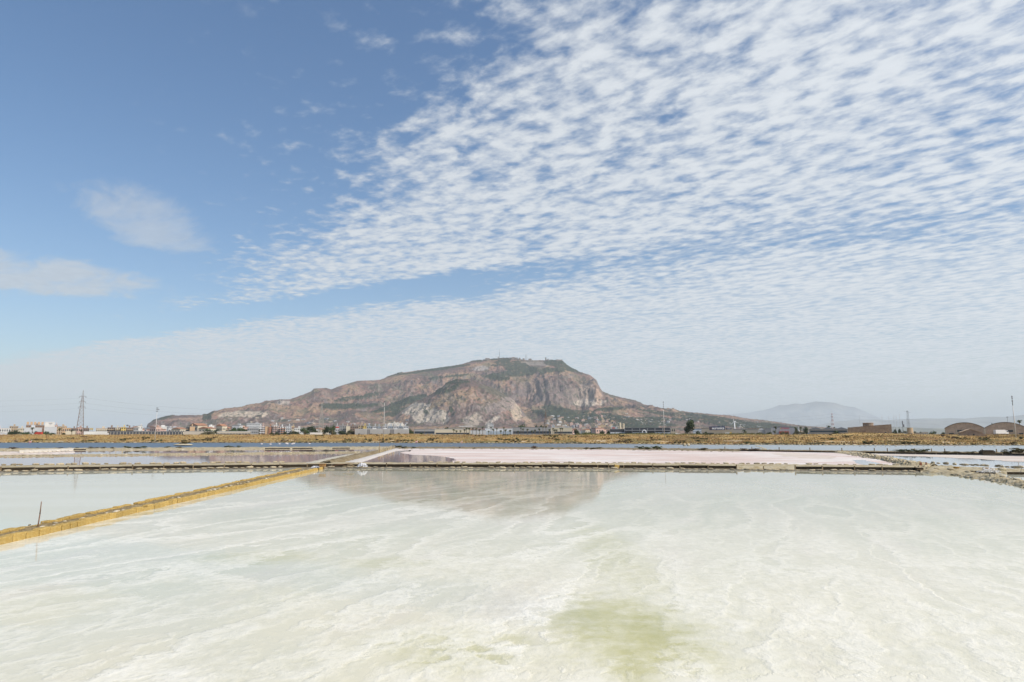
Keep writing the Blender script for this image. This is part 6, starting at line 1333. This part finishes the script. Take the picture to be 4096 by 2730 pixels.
# ------------------------------------------------------------------ trees and palms by the town
for i in range(70):
    a_, b_, wh = [(540, 1000, 'among the low roofs below the left cliffs'), (1140, 1640, 'between the flats left of the quarry hill'), (1640, 2200, 'behind the warehouses below the quarry hill'), (2270, 2700, 'in the town left of and behind the dark factory'), (2790, 3560, 'behind the shops and workshops')][i % 5]
    px_ = hr.uniform(a_, b_); D = hr.uniform(900, 1500); h_ = hr.uniform(6, 11) * D / 1100; yt = at(px_, 1747, D); k = hr.choice('gdd')
    py_ = 1747 - (h_) / D * F; tree(px_ - hr.uniform(5, 10), px_ + hr.uniform(5, 10), py_, D, k, 'small distant %s tree %s' % ({'g': 'green', 'd': 'dark green'}[k], wh), seed=i, group='distant %s trees %s' % ({'g': 'green', 'd': 'dark green'}[k], wh))
for i, a in enumerate([(28, 60, 1722, 560, 'd', 'dark broad tree at the far left edge of the marsh, left of the palmy clump'), (47, 80, 1717, 565, 'd', 'dark spiky broad tree, largest at the far left'), (84, 112, 1727, 560, 'g', 'low green bush left of the slim palm by the white hall', ), (100, 126, 1725, 570, 'g', 'green round bush below the slim palm'), (133, 160, 1722, 575, 'd', 'dark green bush behind the red van'), (160, 196, 1722, 560, 'g', 'bright green round tree below the white tower'), (186, 222, 1730, 560, 'g', 'low green hedge bush right of the bright round tree'), (243, 262, 1729, 560, 'd', 'dark bush between palm and pylon'),
      (811, 855, 1713, 600, 'g', 'broad dark tree with brownish bush before it, left of the church spire'), (796, 866, 1722, 575, 'o', 'wide olive-brown bush below the church spire'), (858, 881, 1715, 640, 'd', 'small dark tree left of the orange-pink house'), (894, 916, 1716, 640, 'd', 'small dark round tree right of the church spire'), (918, 952, 1707, 640, 'g', 'left half of the wide flat-topped dark trees'), (945, 990, 1706, 645, 'g', 'wide flat-topped dark tree left of the pink apartments'),
      (1078, 1098, 1727, 560, 'd', 'low dark bush below the brick-red slab'), (1100, 1118, 1725, 560, 'd', 'dark round bush below the white apartments, left of two'), (1125, 1152, 1724, 560, 'd', 'dark round bush below the striped white apartments'), (1150, 1200, 1720, 565, 'd', 'row of dark bushes left of the big tree group'),
      (1198, 1238, 1709, 570, 'g', 'green round tree, left front of the big tree group'), (1225, 1272, 1700, 590, 'd', 'big dark tree behind the pale pylon, left part of the group'), (1288, 1322, 1697, 590, 'd', 'big dark tree right of the pale pylon'), (1312, 1345, 1697, 600, 'g', 'rightmost big green tree of the dark group'), (1312, 1350, 1717, 560, 'o', 'olive-brown bush below the big trees'), (1350, 1386, 1717, 560, 'd', 'dark bush below the red-topped block'), (1382, 1412, 1716, 560, 'o', 'brownish round tree left of the striped warehouse'), (1402, 1422, 1722, 560, 'd', 'small dark bush touching the striped warehouse'), (1230, 1300, 1724, 562, 'o', 'low brown hedge at the foot of the pale pylon'),
      (1622, 1656, 1712, 590, 'g', 'round bright green tree at the right end of the striped warehouse'), (1676, 1698, 1728, 565, 'd', 'low dark bush in front of the low grey building'), (1738, 1762, 1709, 700, 'd', 'small dark tree above the left end of the cream warehouse'), (1775, 1810, 1705, 700, 'd', 'dark round tree above the cream warehouse'), (2068, 2116, 1693, 1100, 'g', 'broad blue-green tree above the dark grey warehouse'),
      (2136, 2158, 1692, 1200, 'd', 'dark tree pair left of the rusty pylon, left one'), (2155, 2175, 1694, 1200, 'd', 'dark tree pair left of the rusty pylon, right one'),
      (2294, 2316, 1713, 570, 'd', 'dark round tree between cream hall and dark factory'), (2394, 2420, 1719, 570, 'd', 'dark round tree left of the dark factory'), (2424, 2441, 1718, 575, 'd', 'smaller dark tree touching the dark factory'), (2320, 2390, 1727, 565, 'g', 'low green thicket left of the dark factory'),
      (2782, 2802, 1718, 550, 'd', 'small round dark tree in front of the blue-grey building'), (2818, 2834, 1723, 550, 'd', 'small bush at the left end of the shop'), (2995, 3030, 1729, 560, 'o', 'low olive bushes in front of the storage wall, left'), (3020, 3056, 1727, 560, 'o', 'low olive bushes in front of the storage wall, right'), (3065, 3090, 1725, 560, 'd', 'dark bush left of the supermarket palm'),
      (3119, 3142, 1722, 555, 'o', 'brownish tree in front of the red portal, left'), (3140, 3156, 1724, 555, 'o', 'small brownish tree right in the red portal'), (3178, 3192, 1707, 580, 'd', 'dark tree right of the supermarket wall'), (3214, 3234, 1702, 580, 'd', 'tall dark tree right of the totem sign'), (3168, 3206, 1719, 555, 'o', 'round olive bush below the totem sign'), (3202, 3220, 1724, 555, 'o', 'small olive bush right of the lamp post'),
      (3322, 3362, 1719, 550, 'd', 'dark round bush in front of the gabled workshops'), (3567, 3590, 1718, 540, 'd', 'dark bush right of the ruined salt store'), (3604, 3628, 1721, 560, 'd', 'dark bush left of the windmill stump'), (3650, 3672, 1723, 560, 'd', 'bush just right of the windmill stump'), (3674, 3690, 1724, 560, 'd', 'small bush above the beige low wall'), (3715, 3746, 1722, 560, 'g', 'round green bush left of the hangars'), (3762, 3784, 1726, 540, 'd', 'dark bush touching the left hangar'), (3576, 3590, 1712, 900, 'd', 'small far tree above the bushes, left of two'), (3592, 3608, 1712, 900, 'd', 'small far tree above the bushes, right of two'), (3960, 3992, 1690, 560, 'g', 'treetop showing over the roofs between the two hangars')]):
    tree(*a, seed=i, bush=a[2] > 1716)
t = tree(2736, 2786, 1676, 560, 'd', 'largest single tree, dark and irregular, left of the beige shop', seed=1); link('crown', CR[('g', 0)], t, (t.children[0].scale[0] * .18, 0, t.children[0].scale[2] * .38), None, [s * k for s, k in zip(t.children[0].scale, (.62, .7, .66))])
palms = [(128, 1707, 540, 10, 'palm in front of the white hall, tallest of the left edge'), (238, 1711, 540, 10, 'palm left of the leftmost pylon, beside the tan flats'), (287, 1717, 545, 9, 'shorter palm left of the pylon foot'), (325, 1717, 545, 9, 'ragged palm right behind the pylon leg'), (1036, 1718, 560, 6, 'lone palm left of the pink apartments')]
row = [(1815, 1714, 9), (1826, 1720, 8), (1842, 1720, 7), (1858, 1714, 8), (1866, 1708, 8), (1877, 1709, 9), (1891, 1709, 8), (1905, 1711, 8), (1918, 1714, 9), (1931, 1705, 8), (1955, 1721, 7), (1964, 1705, 7), (1973, 1713, 9), (1987, 1711, 7), (2003, 1719, 8), (2015, 1707, 7), (2022, 1715, 9), (2041, 1718, 9), (2072, 1721, 8), (2084, 1709, 6), (2092, 1712, 8), (2110, 1714, 8), (2128, 1720, 8), (2140, 1717, 8), (2157, 1712, 8), (2172, 1703, 7), (2184, 1703, 7), (2198, 1715, 8), (2212, 1711, 7), (2218, 1716, 8), (2226, 1716, 8), (2242, 1709, 7), (2249, 1710, 7)]
ordn = lambda k: ['first', 'second', 'third', 'fourth', 'fifth', 'sixth', 'seventh', 'eighth', 'ninth', 'tenth', 'eleventh', 'twelfth', 'thirteenth', 'fourteenth', 'fifteenth', 'sixteenth', 'seventeenth', 'eighteenth'][k]
for i, (px_, yt, rp) in enumerate(row):
    sz = 'tall slim' if yt < 1712 else 'short bushy'; wh = 'before the cream and white-roofed warehouses' if px_ < 2060 else 'before the dark grey warehouse and cream hall'; same = [q for q in row if (q[1] < 1712) == (yt < 1712) and (q[0] < 2060) == (px_ < 2060)]
    palms.append((px_, yt, 548, rp, '%s palm %s, %s from left' % (sz, wh, ordn(same.index((px_, yt, rp))))))
palms += [(2363, 1717, 555, 6, 'small palm in the thicket left of the dark factory'), (2979, 1716, 550, 13, 'broad drooping palm in front of the storage wall'), (3103, 1704, 550, 10, 'tall palm in front of the supermarket'), (3098, 1720, 545, 10, 'shorter palm at the foot of the supermarket palm'), (3182, 1707, 560, 8, 'palm left of the totem sign'), (3203, 1704, 560, 10, 'palm just right of the totem sign'), (3316, 1700, 700, 12, 'palm crown above the gabled workshop roofs, left of the red and white pylon'), (3338, 1707, 720, 6, 'small palm crown at the foot of the red and white pylon'), (4082, 1677, 560, 13, 'palm crown above the right-hand hangar roof')]
for i, (px_, yt, D, rp, lb) in enumerate(palms): palm(px_, yt, D, rp, lb, seed=i, group='palms in front of the warehouses' if 1800 < px_ < 2260 else None)
# reeds along the top of the marsh before the dark factory
def samp_reed(r, n):
    px_ = np.where(r.rand(n) < .7, r.uniform(2300, 2790, n), r.uniform(2790, 3080, n)); u = (px_ - CX) / F; y = r.uniform(485, 520, n); x = u * y; return np.stack([x, y, marsh_z(x, y)], -1)
tag(tufts('green_reeds', 5000, samp_reed, 1.0, 1.9, [mat('reed_green', (.10, .125, .045), rough=.9), mat('reed_olive', (.19, .17, .06), rough=.9)], 8), kind='stuff')
# pale quarry spoil mound
me = MB()
def mound(px0, px1, yt, D, label, m):
    x0 = at(px0, 1730, D).x; x1 = at(px1, 1730, D).x; xs, ys = np.meshgrid(np.linspace(-1, 1, 60), np.linspace(-1, 1, 24)); h = at((px0 + px1) / 2, yt, D).z - 3
    z = h * np.clip(1 - np.abs(xs) ** 3 - np.abs(ys) ** 2, 0, 1) ** .7 * (1 + .12 * pnoise(xs * 6, ys * 3, 5)) + 1.2 * (ridged(xs * 9, ys * 2, 4, 3) - 1) * (1 - xs ** 2)
    t = thing('spoil_heap', ((x0 + x1) / 2, D, 3), label, 'spoil heap'); link('heap', grid_mesh('heap', xs * (x1 - x0) / 2, ys * 40, z, m), t)
mound(1518, 1645, 1692, 1500, 'large pale grey quarry spoil heap behind the grey-blue housing row', mat('spoil', (.50, .48, .43), rough=.95, c2=(.36, .33, .28), scale=.08, var=.3, bump=.4, bscale=.2))
for o_ in bpy.data.objects:
    for k_ in ('_w', '_h', '_d'):
        if k_ in o_: del o_[k_]
# ------------------------------------------------------------------ haze
hz = bpy.data.materials.new('haze'); hz.use_nodes = True; t = NT(hz.node_tree); t.n.clear()
pvn = t.n.new('ShaderNodeVolumePrincipled'); pvn.inputs['Color'].default_value = (.83, .925, 1.0, 1); pvn.inputs['Density'].default_value = 4.4e-5; pvn.inputs['Anisotropy'].default_value = 0.0
oo = t.n.new('ShaderNodeOutputMaterial'); t.l.new(pvn.outputs[0], oo.inputs['Volume'])
hb = MB(); hb.box((0, 25000, 649), (124000, 56000, 1302)); ho = hb.obj('haze', hz); tag(ho, kind='stuff')
